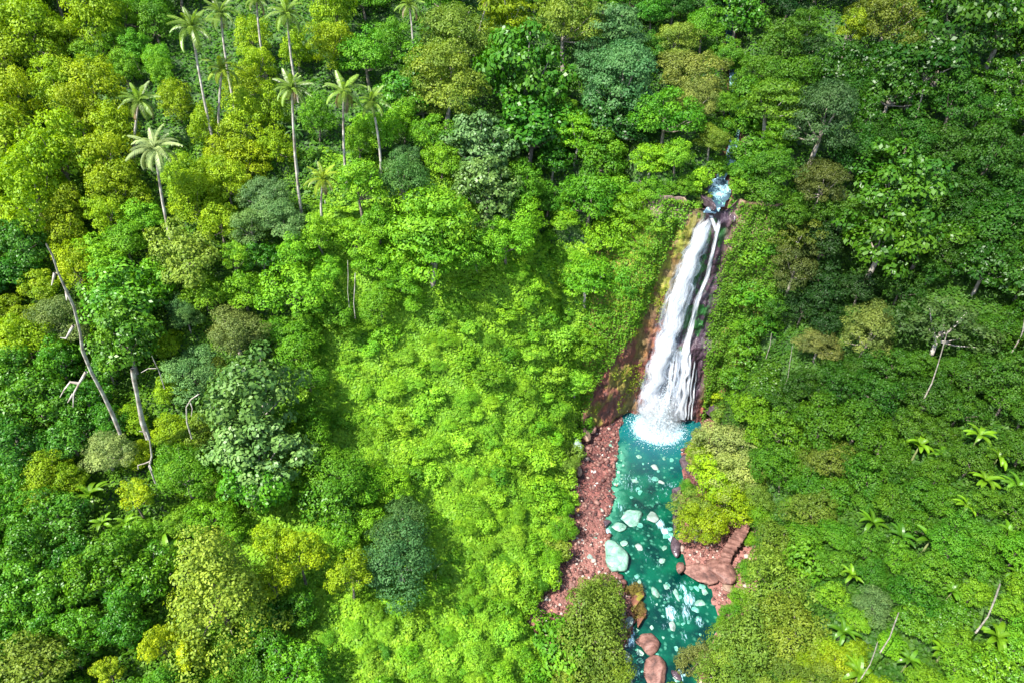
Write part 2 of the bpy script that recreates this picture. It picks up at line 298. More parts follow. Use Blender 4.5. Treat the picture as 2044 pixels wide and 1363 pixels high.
# upper stream
SV = []; A = np.array(STREAM); tt = np.linspace(0, len(A)-1, 120); V = []; fo = []
for i, q in enumerate(tt):
    c = np.array([np.interp(q, range(len(A)), A[:, k]) for k in range(3)])
    for s in np.linspace(-1, 1, 9):
        z = c[2]+.12*math.sin(q*9)+.15*vn(s*2+50, q*4, 3)
        V.append((c[0]+s*((1.6 if c[1] > 97 else .9) if c[1] < 103 else .85)*(1+.2*math.sin(q*3)), c[1], z)); fo.append(.10+.38*float(vn(s*.8, q*2.6, 9))+(.3 if 103 <= c[1] < 105 else 0))
i = np.arange(120*9).reshape(120, 9); Fs = np.stack([i[:-1, :-1], i[:-1, 1:], i[1:, 1:], i[1:, :-1]], -1).reshape(-1, 4)
st = link('stream', mesh('stream', V, Fs, watermat('stream_water', (.02, .045, .065), (.06, .10, .14)), True, {'foam': ('POINT', 'FLOAT', fo), 'cyan': ('POINT', 'FLOAT', np.full(len(V), .0)), 'shallow': ('POINT', 'FLOAT', np.zeros(len(V)))})); tag(st, kind='structure')

# ---------------------------------------------------------------- the cliff
nx, nz = 200, 230
U, W = np.meshgrid(np.linspace(11.5, 43, nx), np.linspace(-1.2, 41.5, nz))
Lh = LH(U); zz = np.clip(W, 0, 39.2)
face = YH(U)+.9+(-np.log(np.clip(1-zz/40.6, .02, 1)))*Lh*.98-.9*sst(22, 16, U)+2.2*sst(13.5, 11.5, U)+3*sst(40, 43, U)
ns = fbm(U/3.0, W/6.0, 41, 5); cr = np.abs(2*fbm(U/1.6+5, W/4., 51, 4)-.95)
step = (W+2.2*vn(U/4, W/9, 61)) % 4.3/4.3
Yc = face-2.0*(ns-.45)-.9*(1-cr)+.1-.22*sst(.1, .9, step)*sst(.4, .55, fbm(U/3, W/3, 7))-1.3*np.abs(fbm(U/1.1+W*.12, W/2.4, 8, 4)-.47)+.6*sst(27, 32, W)*0
# ledge where the side stream breaks up
Yc = Yc-1.3*sst(17.5, 15.5, W)*sst(26, 29, U)*sst(37, 34, U)
col = np.zeros((nz, nx, 3)); col[:] = (.17, .055, .035)
def mixc(m, c):
    global col
    col = col*(1-m[..., None])+np.array(c)*m[..., None]
n1 = fbm(U/2.5, W/3.5, 71, 5); n2 = fbm(U/1.2, W/1.5, 81, 4)
mixc(sst(.42, .6, n1), (.10, .035, .04)); mixc(sst(.5, .62, n2), (.24, .09, .05))
fx = np.interp(W, [0, 20, 40], [26.4, 27.0, 27.8])
wet = sst(6.5, 2.5, np.abs(U-fx-3)) ; mixc(wet*.9, (.04, .028, .045))
mixc(sst(.46, .56, n1)*sst(25, 20, U)*.8, (.17, .15, .015)); mixc(sst(.55, .42, n1)*sst(.4, .55, n2)*sst(23, 16, U)*.8, (.05, .02, .022))
mixc(sst(20, 25, W)*sst(29, 25, U)*(.35+.65*sst(.38, .5, n2)), (.17, .18, .02))
mixc(sst(13, 17, W)*sst(27.5, 28.5, U)*sst(32.5, 31, U)*sst(.48, .54, n2), (.025, .11, .025))
mixc(sst(33, 35, U)*sst(.42, .52, n1), (.12, .15, .02)); mixc(sst(33, 35, U)*sst(34, 30, W)*sst(.52, .6, n2), (.2, .06, .03))
mixc(sst(27, 31, W)*sst(31.5, 33.5, U)*.9, (.2, .13, .08)); mixc(sst(36, 38, W)*sst(26, 24, U), (.16, .11, .09))
Wz = np.minimum(W, 41.3-1.75*sst(4.2, 2.6, np.abs(U-28.6)))
i = np.arange(nx*nz).reshape(nz, nx); Fc = np.stack([i[:-1, :-1], i[:-1, 1:], i[1:, 1:], i[1:, :-1]], -1).reshape(-1, 4)
cl = link('cliff', mesh('cliff', np.stack([U, Yc, Wz], -1).reshape(-1, 3), Fc, cliffmat(), True,
     {'col': ('POINT', 'FLOAT_COLOR', np.concatenate([col, np.ones((nz, nx, 1))], -1)), 'wet': ('POINT', 'FLOAT', wet.ravel())})); tag(cl, kind='structure')
def cliffy(x, z):
    a = int(np.clip((x-11.5)/(31.5)*(nx-1), 0, nx-1)); b = int(np.clip((z+1.2)/42.7*(nz-1), 0, nz-1)); return Yc[b, a]

# ---------------------------------------------------------------- waterfall
def fall_pt(px, py, off):
    y = 95.
    for _ in range(6):
        p = aty(px, py, y); y = .5*y+.5*(cliffy(p[0], min(p[2], 39.5))-off)
    return aty(px, py, y)
wf = bpy.data.objects.new('waterfall', None); S.collection.objects.link(wf); wf.location = tuple(b0)
tag(wf, 'tall white waterfall dropping down the reddish cliff into the teal pool', 'waterfall')
wf_in = Matrix.Translation(-Vector(b0))
def sheet(name, rows, off, m, bulge=.6, nc=13, seed=0, jit=.0):
    rows = np.array(rows, float); py = np.linspace(rows[0, 0], rows[-1, 0], 70); V = []; UV = []; E = []
    Yp = []
    for q in py:
        a = np.interp(q, rows[:, 0], rows[:, 1]); b = np.interp(q, rows[:, 0], rows[:, 2]); p = fall_pt((a+b)/2, q, off+.4)
        Yp.append(p[1])
    Yp = np.array(Yp); Yp = np.minimum.accumulate(np.convolve(np.pad(Yp, 4, 'edge'), np.ones(9)/9, 'valid'))
    for kq, q in enumerate(py):
        a = np.interp(q, rows[:, 0], rows[:, 1]); b = np.interp(q, rows[:, 0], rows[:, 2])
        ja = jit*(vn(q/14., seed, 5)-.5)*(b-a)
        for j in range(nc):
            u = j/(nc-1); P = aty(a+(b-a)*u+ja, q, Yp[kq]); P = P+np.array([0, -bulge*math.sin(math.pi*u)+.45*(float(vn(u*5+seed*7, q/25., 8))-.5), 0])
            V.append(P-b0); UV.append((u+seed*3.7, -P[2]*1.0+seed*11)); E.append((1-abs(2*u-1)**1.5)*min(1, kq/5, 1))
    n = len(py); i = np.arange(n*nc).reshape(n, nc); Fc = np.stack([i[:-1, :-1], i[:-1, 1:], i[1:, 1:], i[1:, :-1]], -1).reshape(-1, 4)
    me = mesh(name, V, Fc, m, True, {'edge': ('POINT', 'FLOAT', E)})
    uvl = me.uv_layers.new(name='UVMap'); uvl.data.foreach_set('uv', np.array(UV, np.float32)[Fc.ravel()].ravel())
    return link(name, me, wf)
MAIN = [(422, 1404, 1434), (440, 1392, 1426), (470, 1376, 1418), (510, 1362, 1404), (550, 1346, 1393), (600, 1327, 1376), (650, 1313, 1364), (700, 1300, 1350), (750, 1286, 1338), (790, 1272, 1326), (820, 1270, 1336), (862, 1276, 1350)]
sheet('main_stream', MAIN, .5, FALL, .7, seed=1)
sheet('main_stream', [(a, b-2, c+4) for a, b, c in MAIN], .9, FALL, .9, seed=2, jit=.25)
for k in range(5): sheet('torn_strand', [(a, b+(c-b)*(.12+.17*k)-5, b+(c-b)*(.12+.17*k)+7) for a, b, c in MAIN[k % 3:]], 1.2, VEIL, .2, 7, seed=30+k, jit=1.4)
sheet('main_stream', [(a, b-8-(a-420)*.01, c+9+(a-420)*.02) for a, b, c in MAIN[2:]], .3, VEIL, .4, seed=3)
sheet('side_stream', [(432, 1432, 1443), (470, 1424, 1436), (500, 1417, 1429), (550, 1406, 1418), (600, 1384, 1399), (640, 1375, 1390), (692, 1360, 1380), (722, 1352, 1380)], .35, FALL, .25, 9, seed=4)
sheet('side_stream', [(428, 1412, 1424), (445, 1418, 1430), (462, 1424, 1433)], .3, FALL, .15, 7, seed=5)
sheet('veil', [(690, 1350, 1382), (705, 1336, 1385), (760, 1326, 1380), (830, 1318, 1376)], .35, VEIL, .3, 25, seed=6)
for k, (x0, x1, w_, y0) in enumerate([(1339, 1327, 7, 715), (1345, 1332, 4, 705), (1352, 1339, 6, 700), (1358, 1345, 5, 696), (1366, 1350, 9, 690), (1372, 1360, 10, 690), (1379, 1366, 6, 700), (1387, 1374, 3, 715), (1392, 1380, 2.5, 730)]):
    sheet('strand', [(y0, x0-w_*.6, x0+w_*.6), (765, (x0+x1)/2-w_*.7, (x0+x1)/2+w_*.7+2), (836, x1-w_*.8, x1+w_*.8)], .6, FALL, .15, 7, seed=8+k, jit=.5)
# spray: droplets thrown up where the column lands
n = 26000; th = rng.uniform(0, 2*math.pi, n); rr = np.abs(rng.normal(0, 1.9, n)); hh = rng.exponential(1.0, n)*np.exp(-rr/2.6)*3.
C = np.stack([rr*np.cos(th)*1.05, rr*np.sin(th)-.6, .1+hh], -1)
k2 = 5000; c2_ = b1-b0; C2 = np.stack([c2_[0]+rng.normal(0, 1.5, k2), c2_[1]+rng.normal(0, .35, k2)+.1, rng.exponential(.45, k2)], -1); C = np.concatenate([C, C2]); n += k2
wm, wt, wo = mat('spray_white'); pp = N(wt, 'BsdfPrincipled', i_Roughness=.6); pp.inputs['Base Color'].default_value = (.62, .72, .78, 1); wt.links.new(pp.outputs[0], wo.inputs[0])
V, Fq = leafquads(C, rng.normal(size=(n, 3)), rng.uniform(.04, .16, n), .8, .1, 3)
link('splash', mesh('splash', V, Fq, wm), wf)
# mist
vm = bpy.data.materials.new('mist'); vm.use_nodes = True; t = vm.node_tree; t.nodes.clear(); out = t.nodes.new('ShaderNodeOutputMaterial')
pv = t.nodes.new('ShaderNodeVolumePrincipled'); pv.inputs['Color'].default_value = (.97, .99, 1, 1); pv.inputs['Anisotropy'].default_value = .2
tc = N(t, 'TexCoord'); le = N(t, 'VectorMath', operation='LENGTH'); t.links.new(tc.outputs['Object'], le.inputs[0])
mr = N(t, 'MapRange', i_From_Min=.1, i_From_Max=.98, i_To_Min=.30, i_To_Max=0.); t.links.new(le.outputs['Value'], mr.inputs[0]); t.links.new(mr.outputs[0], pv.inputs['Density'])
t.links.new(pv.outputs[0], out.inputs['Volume'])
import bmesh
bm = bmesh.new(); bmesh.ops.create_icosphere(bm, subdivisions=3, radius=1); me = bpy.data.meshes.new('mist'); bm.to_mesh(me); bm.free(); me.materials.append(vm)
mo = link('mist', me); mo.location = (b0[0]-.1, b0[1]-.2, 2.6); mo.scale = (4.6, 3.2, 4.6); tag(mo, kind='stuff')

# ---------------------------------------------------------------- rocks
def rockmesh(seed, m, sub=3, flat=.7, ang=.35):
    bm = bmesh.new(); bmesh.ops.create_icosphere(bm, subdivisions=sub, radius=1); r = np.random.default_rng(seed)
    cuts = [(unit(r.normal(size=3)*[1, 1, .8]), r.uniform(.45, .85)) for _ in range(13)]
    for v in bm.verts:
        p = np.array(v.co)
        for nn, d in cuts:
            e = p@nn-d
            if e > 0: p = p-nn*e*.97
        q = 1+ang*.3*(float(vn(p[0]*2.2+seed*9, p[1]*2.2+p[2]*1.7, seed))-.5)+ang*.12*(float(vn(p[0]*6+seed, p[1]*6+p[2]*5, seed+3))-.5)
        p = p*q; p[2] *= flat; v.co = Vector(p)
    me = bpy.data.meshes.new('boulder'); bm.to_mesh(me); bm.free(); me.materials.append(m)
    me.polygons.foreach_set('use_smooth', np.ones(len(me.polygons), bool)); return me
RM = {}
def rock(px, py, w_, h_, m, label, cat='boulder', group=None, z=None, name='boulder', tall=.75, rot=None):
    if z is None: p = hit(px, py, 0)
    else: p = atz(px, py, z)
    if z is None and p[2] < WZ(p[1]): p = atz(px, py, WZ(p[1]))
    D = np.linalg.norm(p-O); sx = w_/F*D/2; el = math.asin(-ray(px, py)[2])
    sy = max(h_/F*D/2/math.sin(el)*.9, sx*.4); k = (m.name, random.randrange(5))
    if k not in RM: RM[k] = rockmesh(hash(k[0]) % 50+k[1]*13 if False else sum(map(ord, k[0])) % 50+k[1]*13, m)
    o = link(name, RM[k]); o.location = (p[0], p[1], p[2]+.05); o.scale = (sx, sy, tall*(sx+sy)/2*.8)
    o.rotation_euler = (random.uniform(-.12, .12), random.uniform(-.12, .12), rot if rot is not None else random.uniform(-.5, .5))
    tag(o, label, cat, group); return o
RG = 'boulders along the river bed'
rock(1263, 1037, 47, 44, R_TEAL, 'largest flat grey-green rock in the middle of the river', group=RG, z=-.1)
rock(1235, 1051, 38, 24, R_TEAL, 'grey-green rock touching the lower left of the largest midstream rock', group=RG, z=-.1)
rock(1300, 1032, 28, 26, R_GREY, 'grey rock just right of the largest midstream rock, whitewater beside it', group=RG, z=0)
rock(1224, 1114, 56, 72, R_TEAL, 'huge rounded pale boulder on the left bank with a whitish ring on top', group=RG, z=.2, tall=1.0)
rock(1247, 1085, 20, 14, R_TEAL, 'small green-grey rock at the top right of the huge rounded boulder', group=RG, z=-.3)
rock(1275, 1093, 28, 16, R_GREY, 'low pale rock in green water right of the huge rounded boulder', group=RG, z=-.35)
rock(1327, 1094, 14, 12, R_TEAL, 'small triangular rock near the dark right bank of the green water', group=RG, z=-.35)
rock(1322, 1121, 16, 16, R_TEAL, 'submerged-looking pale rock left of the pink rock shelf tip', group=RG, z=-.5)
rock(1306, 933, 24, 12, R_GREY, 'long flat whitish rock below the plunge pool', group=RG, z=0, rot=-.5)
rock(1275, 911, 15, 9, R_TEAL, 'small pale rock at the upper left edge of the rapids', group=RG, z=0)
rock(1325, 916, 10, 7, R_TEAL, 'tiny lone pale rock nearest the plunge pool on the right', group=RG, z=0)
rock(1267, 959, 20, 9, R_TEAL, 'narrow pale rock at the left side of the rapids', group=RG, z=0, rot=-.3)
rock(1318, 962, 16, 7, R_GREY, 'narrow grey rock at the right side of the rapids', group=RG, z=0)
rock(1210, 1043, 20, 20, R_DARK, 'dark wet rock at the left water edge beside white rapids', group=RG, z=.2)
rock(1276, 1162, 14, 12, R_TEAL, 'pale round rock right of the rust-coloured bank strip', group=RG, z=-.6)
rock(1318, 1160, 10, 8, R_TEAL, 'small round pale rock above the midstream cluster of three', group=RG, z=-.6)
rock(1308, 1184, 24, 28, R_TEAL, 'largest pale rock of the clustered rocks in lower midstream', group=RG, z=-.6)
rock(1330, 1170, 17, 13, R_TEAL, 'upper right rock of the clustered rocks in lower midstream', group=RG, z=-.6)
rock(1352, 1190, 15, 32, R_TEAL, 'long pale rock pointing down between two rock clusters', group=RG, z=-.8, rot=.3)
rock(1396, 1205, 42, 26, R_TEAL, 'broad pale mint rock shelf at the lower right water edge', group=RG, z=-.9, tall=.4)
rock(1378, 1190, 24, 14, R_TEAL, 'pale mint rock just above the broad mint shelf', group=RG, z=-.8, tall=.4)
rock(1343, 1251, 20, 26, R_GREY, 'bluish grey rock in the lower rapids', group=RG, z=-1)
rock(1365, 1216, 15, 9, R_GREY, 'narrow bluish rock left below the broad mint shelf', group=RG, z=-.9)
rock(1377, 1233, 14, 9, R_GREY, 'small bluish rock in the lower right rapids', group=RG, z=-1)
rock(1299, 1287, 46, 62, R_PINK, 'upper pink boulder standing in the river at the bottom', group=RG, z=-1, tall=1.)
rock(1281, 1281, 24, 26, R_PINK, 'small pink boulder on the left shoulder of the upper pink boulder', group=RG, z=-1)
rock(1313, 1340, 54, 72, R_PINK, 'lower and larger pink boulder cut by the bottom of the photo', group=RG, z=-1.2, tall=1.)
rock(1257, 1242, 24, 26, R_GREY, 'grey boulder below the rust-coloured bank strip', group=RG, z=-.6)
rock(1240, 1247, 15, 20, R_GREY, 'smaller grey boulder tucked against the olive bush', group=RG, z=-.4)
rock(1249, 1285, 18, 18, R_GREY, 'lavender grey rock in the narrow left channel', group=RG, z=-1)
rock(1250, 1312, 20, 26, R_GREY, 'grey rock at the left edge of the narrow left channel', group=RG, z=-1)
rock(1247, 1348, 28, 46, R_GREY, 'long grey slab at the bottom left of the narrow channel', group=RG, z=-1.1)
rock(1350, 1345, 17, 24, R_DARK, 'dark wet rock right of the lower pink boulder', group=RG, z=-1.3)
rock(1272, 1195, 26, 56, R_RUST, 'rust-coloured mossy rock strip at the water edge, upper half', group=RG, z=.0, tall=.5)
rock(1278, 1230, 24, 50, R_RUST, 'rust-coloured mossy rock strip at the water edge, lower half', group=RG, z=-.2, tall=.5)
rock(1359, 1134, 20, 36, R_PINK, 'pale pink block at the riverward tip of the pink shelf', group=RG, z=.6, tall=1.)
rock(1398, 1146, 70, 52, R_PINK, 'broad pink rock shelf on the right bank below the trees', group=RG, z=.4, tall=.55)
rock(1440, 1142, 60, 62, R_PINK, 'pink rock ledge at the foot of the stone steps', group=RG, z=.6, tall=.6)
rock(1455, 1172, 28, 28, R_BRWN, 'dark brown rock at the lower right end of the pink shelf', group=RG, z=.2)
rock(1424, 733, 34, 34, R_BRWN, 'smooth brown boulder set in the cliff right of the waterfall', group='rocks at the cliff foot', z=9.5, tall=1.)
rock(1418, 812, 40, 54, R_DARK, 'dark brown rock mass at the right foot of the cliff', group='rocks at the cliff foot', z=2.8, tall=1.2)
rock(1392, 868, 30, 30, R_DARK, 'dark purple rock between the plunge pool and the pale tree', group='rocks at the cliff foot', z=.6)
for (a, b, c_, d_, l) in [(1352, 985, 26, 44, 'dark rock under the yellow-green tree beside dark water'), (1348, 1040, 18, 56, 'tall dark rock at the right water edge below the rusty tree'), (1350, 1088, 22, 44, 'dark purple rock at the water edge just above the pink block'), (1368, 925, 24, 54, 'dark rock bank between the plunge pool and the pale tree, lower one')]:
    rock(a, b, c_, d_, R_DARK, l, group='dark rocks along the right bank', z=.2)  # rocks whose dark colour also stands in for the shadow along this bank
for (a, b, c_, d_, l) in [(1404, 398, 34, 40, 'dark wet rock left of the upper pool'), (1392, 428, 34, 26, 'dark rock at the left side of the waterfall lip'), (1452, 428, 26, 30, 'dark rock at the right side of the waterfall lip'), (1408, 372, 30, 26, 'dark shadowed rock above the upper pool on the left')]:
    rock(a, b, c_, d_, R_DARK, l, group='dark rocks around the waterfall lip')
rock(1166, 866, 28, 34, R_BRWN, 'tall brown boulder at the left foot of the cliff', group='rocks at the cliff foot', z=2, tall=1.2)
rock(1183, 858, 16, 18, R_PINK, 'small reddish boulder beside the tall brown boulder', group='rocks at the cliff foot', z=1.8)
rock(1149, 893, 26, 56, R_GREY, 'long grey boulder along the foliage left of the gravel bank', group='rocks at the cliff foot', z=2, tall=1.1)
rock(1153, 935, 20, 36, R_BRWN, 'brown mossy boulder below the long grey boulder', group='rocks at the cliff foot', z=1.6)
for (a, b, s, m, l) in [(1152, 994, 9, R_ORNG, 'small orange rock, upper one on the left gravel bank'), (1152, 1017, 13, R_ORNG, 'larger orange rock below the white stone on the gravel bank'), (1148, 1005, 9, R_WHIT, 'white stone between the two orange rocks'),
                        (1138, 991, 8, R_WHIT, 'white stone at the foliage edge left of the upper orange rock'), (1162, 1022, 9, R_DARK, 'dark stone just right of the larger orange rock'), (1075, 1190, 9, R_ORNG, 'yellow rock at the top of the lower rubble pocket'),
                        (1099, 1218, 11, R_ORNG, 'yellow rock at the right side of the lower rubble pocket'), (1058, 1255, 10, R_ORNG, 'yellow rock at the lower end of the rubble pocket'), (1090, 1196, 12, R_WHIT, 'white stone beside the top yellow rock'),
                        (1068, 1215, 12, R_WHIT, 'white stone at the left of the lower rubble pocket'), (1093, 1237, 14, R_WHIT, 'flat white stone at the bottom of the rubble pocket'), (1116, 1172, 26, R_PINK, 'rounded dark pink rock beside the olive bush top'),
                        (1140, 1168, 18, R_PINK, 'pink rock at the bottom of the bare left path'), (1150, 1178, 12, R_DARK, 'dark gap stone below the bare pink path'), (1128, 1112, 18, R_PINK, 'pale pink slab left of the huge rounded boulder'),
                        (1176, 1112, 17, R_GREY, 'mauve flat slab on the pink path'), (1164, 1080, 14, R_WHIT, 'white oval stone on the pink path'), (1170, 1053, 10, R_WHIT, 'small white oval stone higher on the pink path'), (1190, 1085, 16, R_PINK, 'pinkish stone right of the white oval stone')]:
    rock(a, b, s, s*.75, m, l, group='stones on the left bank')
# loose stones, each its own object
STN = []
pool = [(R_PINK, 'reddish'), (R_WHIT, 'whitish'), (R_BRWN, 'brown')]
def rest_group(k): return 'loose stones scattered over the left gravel bank'
cnt = 0
for k in range(1400):
    px = random.uniform(1140, 1262); py = random.uniform(872, 1075)
    lo = np.interp(py, [870, 950, 1000, 1075], [1172, 1150, 1146, 1145]); hi = np.interp(py, [870, 900, 960, 1010, 1075], [1228, 1242, 1250, 1222, 1195])
    if not (lo < px < hi) or cnt > 130: continue
    cnt += 1; u_ = (px-lo)/(hi-lo)
    m = R_TEAL if u_ > .72 and random.random() < .8 else random.choices([R_PINK, R_WHIT, R_BRWN], [6, 2, 2])[0]
    nm = {R_TEAL: 'pale greenish', R_PINK: 'reddish', R_WHIT: 'whitish', R_BRWN: 'brown'}[m]
    s = random.uniform(2.5, 6)+random.random()**3*8; STN.append((px, py, s, nm+' stone')); STO = rock(px, py, s, s*.7, m, nm+' loose stone lying among others on the left gravel bank', 'stone', nm+' loose stones on the left gravel bank', name='stone'); STN[-1] += (STO,)
for k in range(210):
    px = random.uniform(1232, 1425); py = random.uniform(905, 1355); p = atz(px, py, -.4)
    if not (WL(p[1])+.3 < p[0] < WR(p[1])-.3): continue
    s = 2.5+17*random.random()**2.0; p = atz(px, py, float(WZ(p[1]))-.08); STN.append((px, py, s, 'pale river stone')); STO = rock(px, py, s, s*random.uniform(.5, .9), random.choice([R_SUB, R_SUB, R_SUB, R_TEAL]), 'small pale greenish stone breaking the surface of the river rapids', 'stone', 'small pale stones in the river', z=float(WZ(p[1]))-.08, name='stone', tall=.45); STN[-1] += (STO,)

# fine rubble of the bank, one mass
def rubble():
    bm = bmesh.new(); bmesh.ops.create_icosphere(bm, subdivisions=1, radius=1); bv = np.array([v.co[:] for v in bm.verts]); bf = np.array([[v.index for v in f.verts] for f in bm.faces]); bm.free()
    r = np.random.default_rng(4); V = []; Fq = []; T_ = []; o = 0
    for k in range(9000):
        y = r.uniform(46, 95); x = r.uniform(XL(y)-.5, XR(y)+.3); z = float(Z(x, y))
        if z < WZ(y)-.05 or z > 6: continue
        s_ = .07+.22*r.random()**2.5+(.25 if r.random() < .04 else 0); q = bv*r.uniform(.65, 1.25, bv.shape)*[s_*1.2, s_, s_*.8]; a = r.uniform(0, 6.28); c, d = math.cos(a), math.sin(a)
        q = np.stack([q[:, 0]*c-q[:, 1]*d, q[:, 0]*d+q[:, 1]*c, q[:, 2]], -1)+[x, y, z+.3*s_]; V.append(q); Fq.append(bf+o); o += len(bv); T_ += [float(np.clip(r.random()+.16*sst(74, 64, y), 0, 1))]*len(bf)
    m, t, out = mat('rubble_rock'); at = N(t, 'Attribute', attribute_name='tint'); rr = ramp(t, at.outputs['Fac'], (.0, (.022, .010, .011)), (.4, (.075, .026, .022)), (.7, (.13, .052, .040)), (.94, (.19, .10, .08)), (1., (.32, .25, .21)))
    p = N(t, 'BsdfPrincipled', i_Roughness=.7); t.links.new(rr.outputs[0], p.inputs['Base Color']); t.links.new(p.outputs[0], out.inputs[0])
    o = link('rubble', mesh('rubble', np.concatenate(V), np.concatenate(Fq), m, False, {'tint': ('FACE', 'FLOAT', T_)})); tag(o, kind='stuff')
rubble()
# stone steps
ss = bpy.data.objects.new('stone_steps', None); S.collection.objects.link(ss); s0 = atz(1452, 1118, 1.6); ss.location = tuple(s0)
tag(ss, 'reddish stone steps climbing from the pink shelf past the trees', 'steps')
sp = [(1447, 1118), (1450, 1108), (1454, 1099), (1459, 1091), (1465, 1083), (1471, 1075), (1477, 1067), (1482, 1058), (1485, 1050), (1486, 1042)]
for k, (a, b) in enumerate(sp):
    p = atz(a, b, 1.6+k*.28); bm = bmesh.new(); bmesh.ops.create_cube(bm, size=1)
    bmesh.ops.bevel(bm, geom=bm.edges[:], offset=.08, segments=2, affect='EDGES')
    for v in bm.verts: v.co = Vector((v.co.x*1.6*(1+.1*math.sin(v.co.y*5+k)), v.co.y*.62+.05*math.sin(v.co.x*7+k), v.co.z*.5))
    me = bpy.data.meshes.new('step'); bm.to_mesh(me); bm.free(); me.materials.append(R_PINK)
    o = link('step', me, ss); o.location = tuple(p-s0); o.rotation_euler = (0, 0, -.15-.06*k)

# ---------------------------------------------------------------- foliage meshes (crown radius about 4 m, local origin at the trunk foot)
def clumps(n, shape, seed):
    r = np.random.default_rng(seed); out = []; ph = r.uniform(0, 6.28, 6)
    tries = 0; dmin = {'dome': .44, 'cone': .44, 'tier': .50, 'ball': .46, 'open': .5, 'umb': .3}[shape]
    while len(out) < n and tries < 4000:
        tries += 1; d = unit(r.normal(size=3))
        if shape == 'cone':
            h = r.uniform(-1, 1)**1; a = r.uniform(0, 6.28); R_ = (.15+.85*(1-h)/2*1.15)*(1+.22*math.sin(3*a+ph[0]+h*2)+.1*math.sin(7*h+ph[1])); p = np.array([R_*math.cos(a), R_*math.sin(a), h*1.55])
            if h < -.85 and r.random() < .6: continue
        elif shape == 'tier':
            h = r.choice([-.5, -.15, .2, .5]); a = r.uniform(0, 6.28); R_ = math.sqrt(r.uniform(.02, 1))*(1.15-.6*abs(h-.0)-.3*max(h, 0)); p = np.array([R_*math.cos(a), R_*math.sin(a), h+.15*(1-R_**2)])
        elif shape == 'umb':
            a = r.uniform(0, 6.28); R_ = math.sqrt(r.uniform(0, 1)); p = np.array([R_*math.cos(a), R_*math.sin(a), .45*(1-R_**2)])
        else:
            if d[2] < -.45: continue
            lum = 1+.2*math.sin(2*math.atan2(d[1], d[0])+ph[1])+.17*math.sin(5*d[0]+ph[2])+.17*math.sin(4*d[2]+ph[3]+3*d[1])
            p = d*lum*(r.uniform(.82, 1.03) if shape != 'open' else r.uniform(.45, 1.1)); p[2] *= {'dome': .82, 'ball': 1.05, 'open': .75}[shape]
        if all(np.linalg.norm(p-q) > dmin*(1 if tries < 2500 else .7) for q in out): out.append(p)
    return np.array(out)
def crown(shape, n, crad, lpc, lsize, asp, seed, m, R_=4., hc=7.5, flat=.75, rnd=.55, inner=.15, droopz=-.15):
    r = np.random.default_rng(seed); P = clumps(n, shape, seed)*R_; C = []; Nn = []; T = []; Sz = []
    for p in P:
        cr_ = crad*(r.uniform(.55, 1.3) if shape != 'cone' else r.uniform(.85, 1.15)); k = int(lpc*r.uniform(.8, 1.2)*(cr_/crad)**2); d = unit(r.normal(size=(k, 3))); d[:, 2] = np.abs(d[:, 2])*1.1-.35; d = unit(d)
        outw = unit(p*[1, 1, .8]+[0, 0, .3*R_]); rad = cr_*r.uniform(.55, 1.05, k)[:, None]**.6
        c = p+d*rad*[1, 1, flat]; C.append(c+r.normal(size=(k, 3))*.09); Nn.append(unit(d*1.0+outw*.45+[0, 0, .35])+r.normal(size=(k, 3))*rnd*.6)
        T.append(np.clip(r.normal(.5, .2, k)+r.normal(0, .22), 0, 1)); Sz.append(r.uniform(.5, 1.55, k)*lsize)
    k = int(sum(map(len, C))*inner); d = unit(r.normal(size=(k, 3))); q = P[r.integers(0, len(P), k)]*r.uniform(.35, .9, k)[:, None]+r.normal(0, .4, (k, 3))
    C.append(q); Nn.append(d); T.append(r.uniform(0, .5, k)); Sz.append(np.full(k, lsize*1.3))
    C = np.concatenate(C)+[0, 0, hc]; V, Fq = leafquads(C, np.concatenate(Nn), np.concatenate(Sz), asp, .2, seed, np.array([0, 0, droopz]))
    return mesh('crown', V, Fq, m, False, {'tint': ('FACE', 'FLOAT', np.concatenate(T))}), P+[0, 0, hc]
def trunk(P, seed, m, hc=7.5, rad=.28, fork=.62, nl=7):
    r = np.random.default_rng(seed+99); fz = hc*fork; lean = r.normal(0, .35, 2)
    pts = [(0, 0, -4), (0, 0, 0), (lean[0]*.5, lean[1]*.5, fz*.5), (lean[0], lean[1], fz), (lean[0]*1.1, lean[1]*1.1, hc)]
    parts = [tube(pts, [rad*1.5, rad*1.25, rad, rad*.85, rad*.45])]
    for q in P[r.choice(len(P), min(nl, len(P)), False)]:
        a = np.array([lean[0], lean[1], fz]); mid = a*.5+q*.5+[0, 0, -.3]; parts.append(tube([a, mid, q], [rad*.55, rad*.35, rad*.12], 5))
    V, Fq = join(parts); return mesh('trunk', V, Fq, m, True)
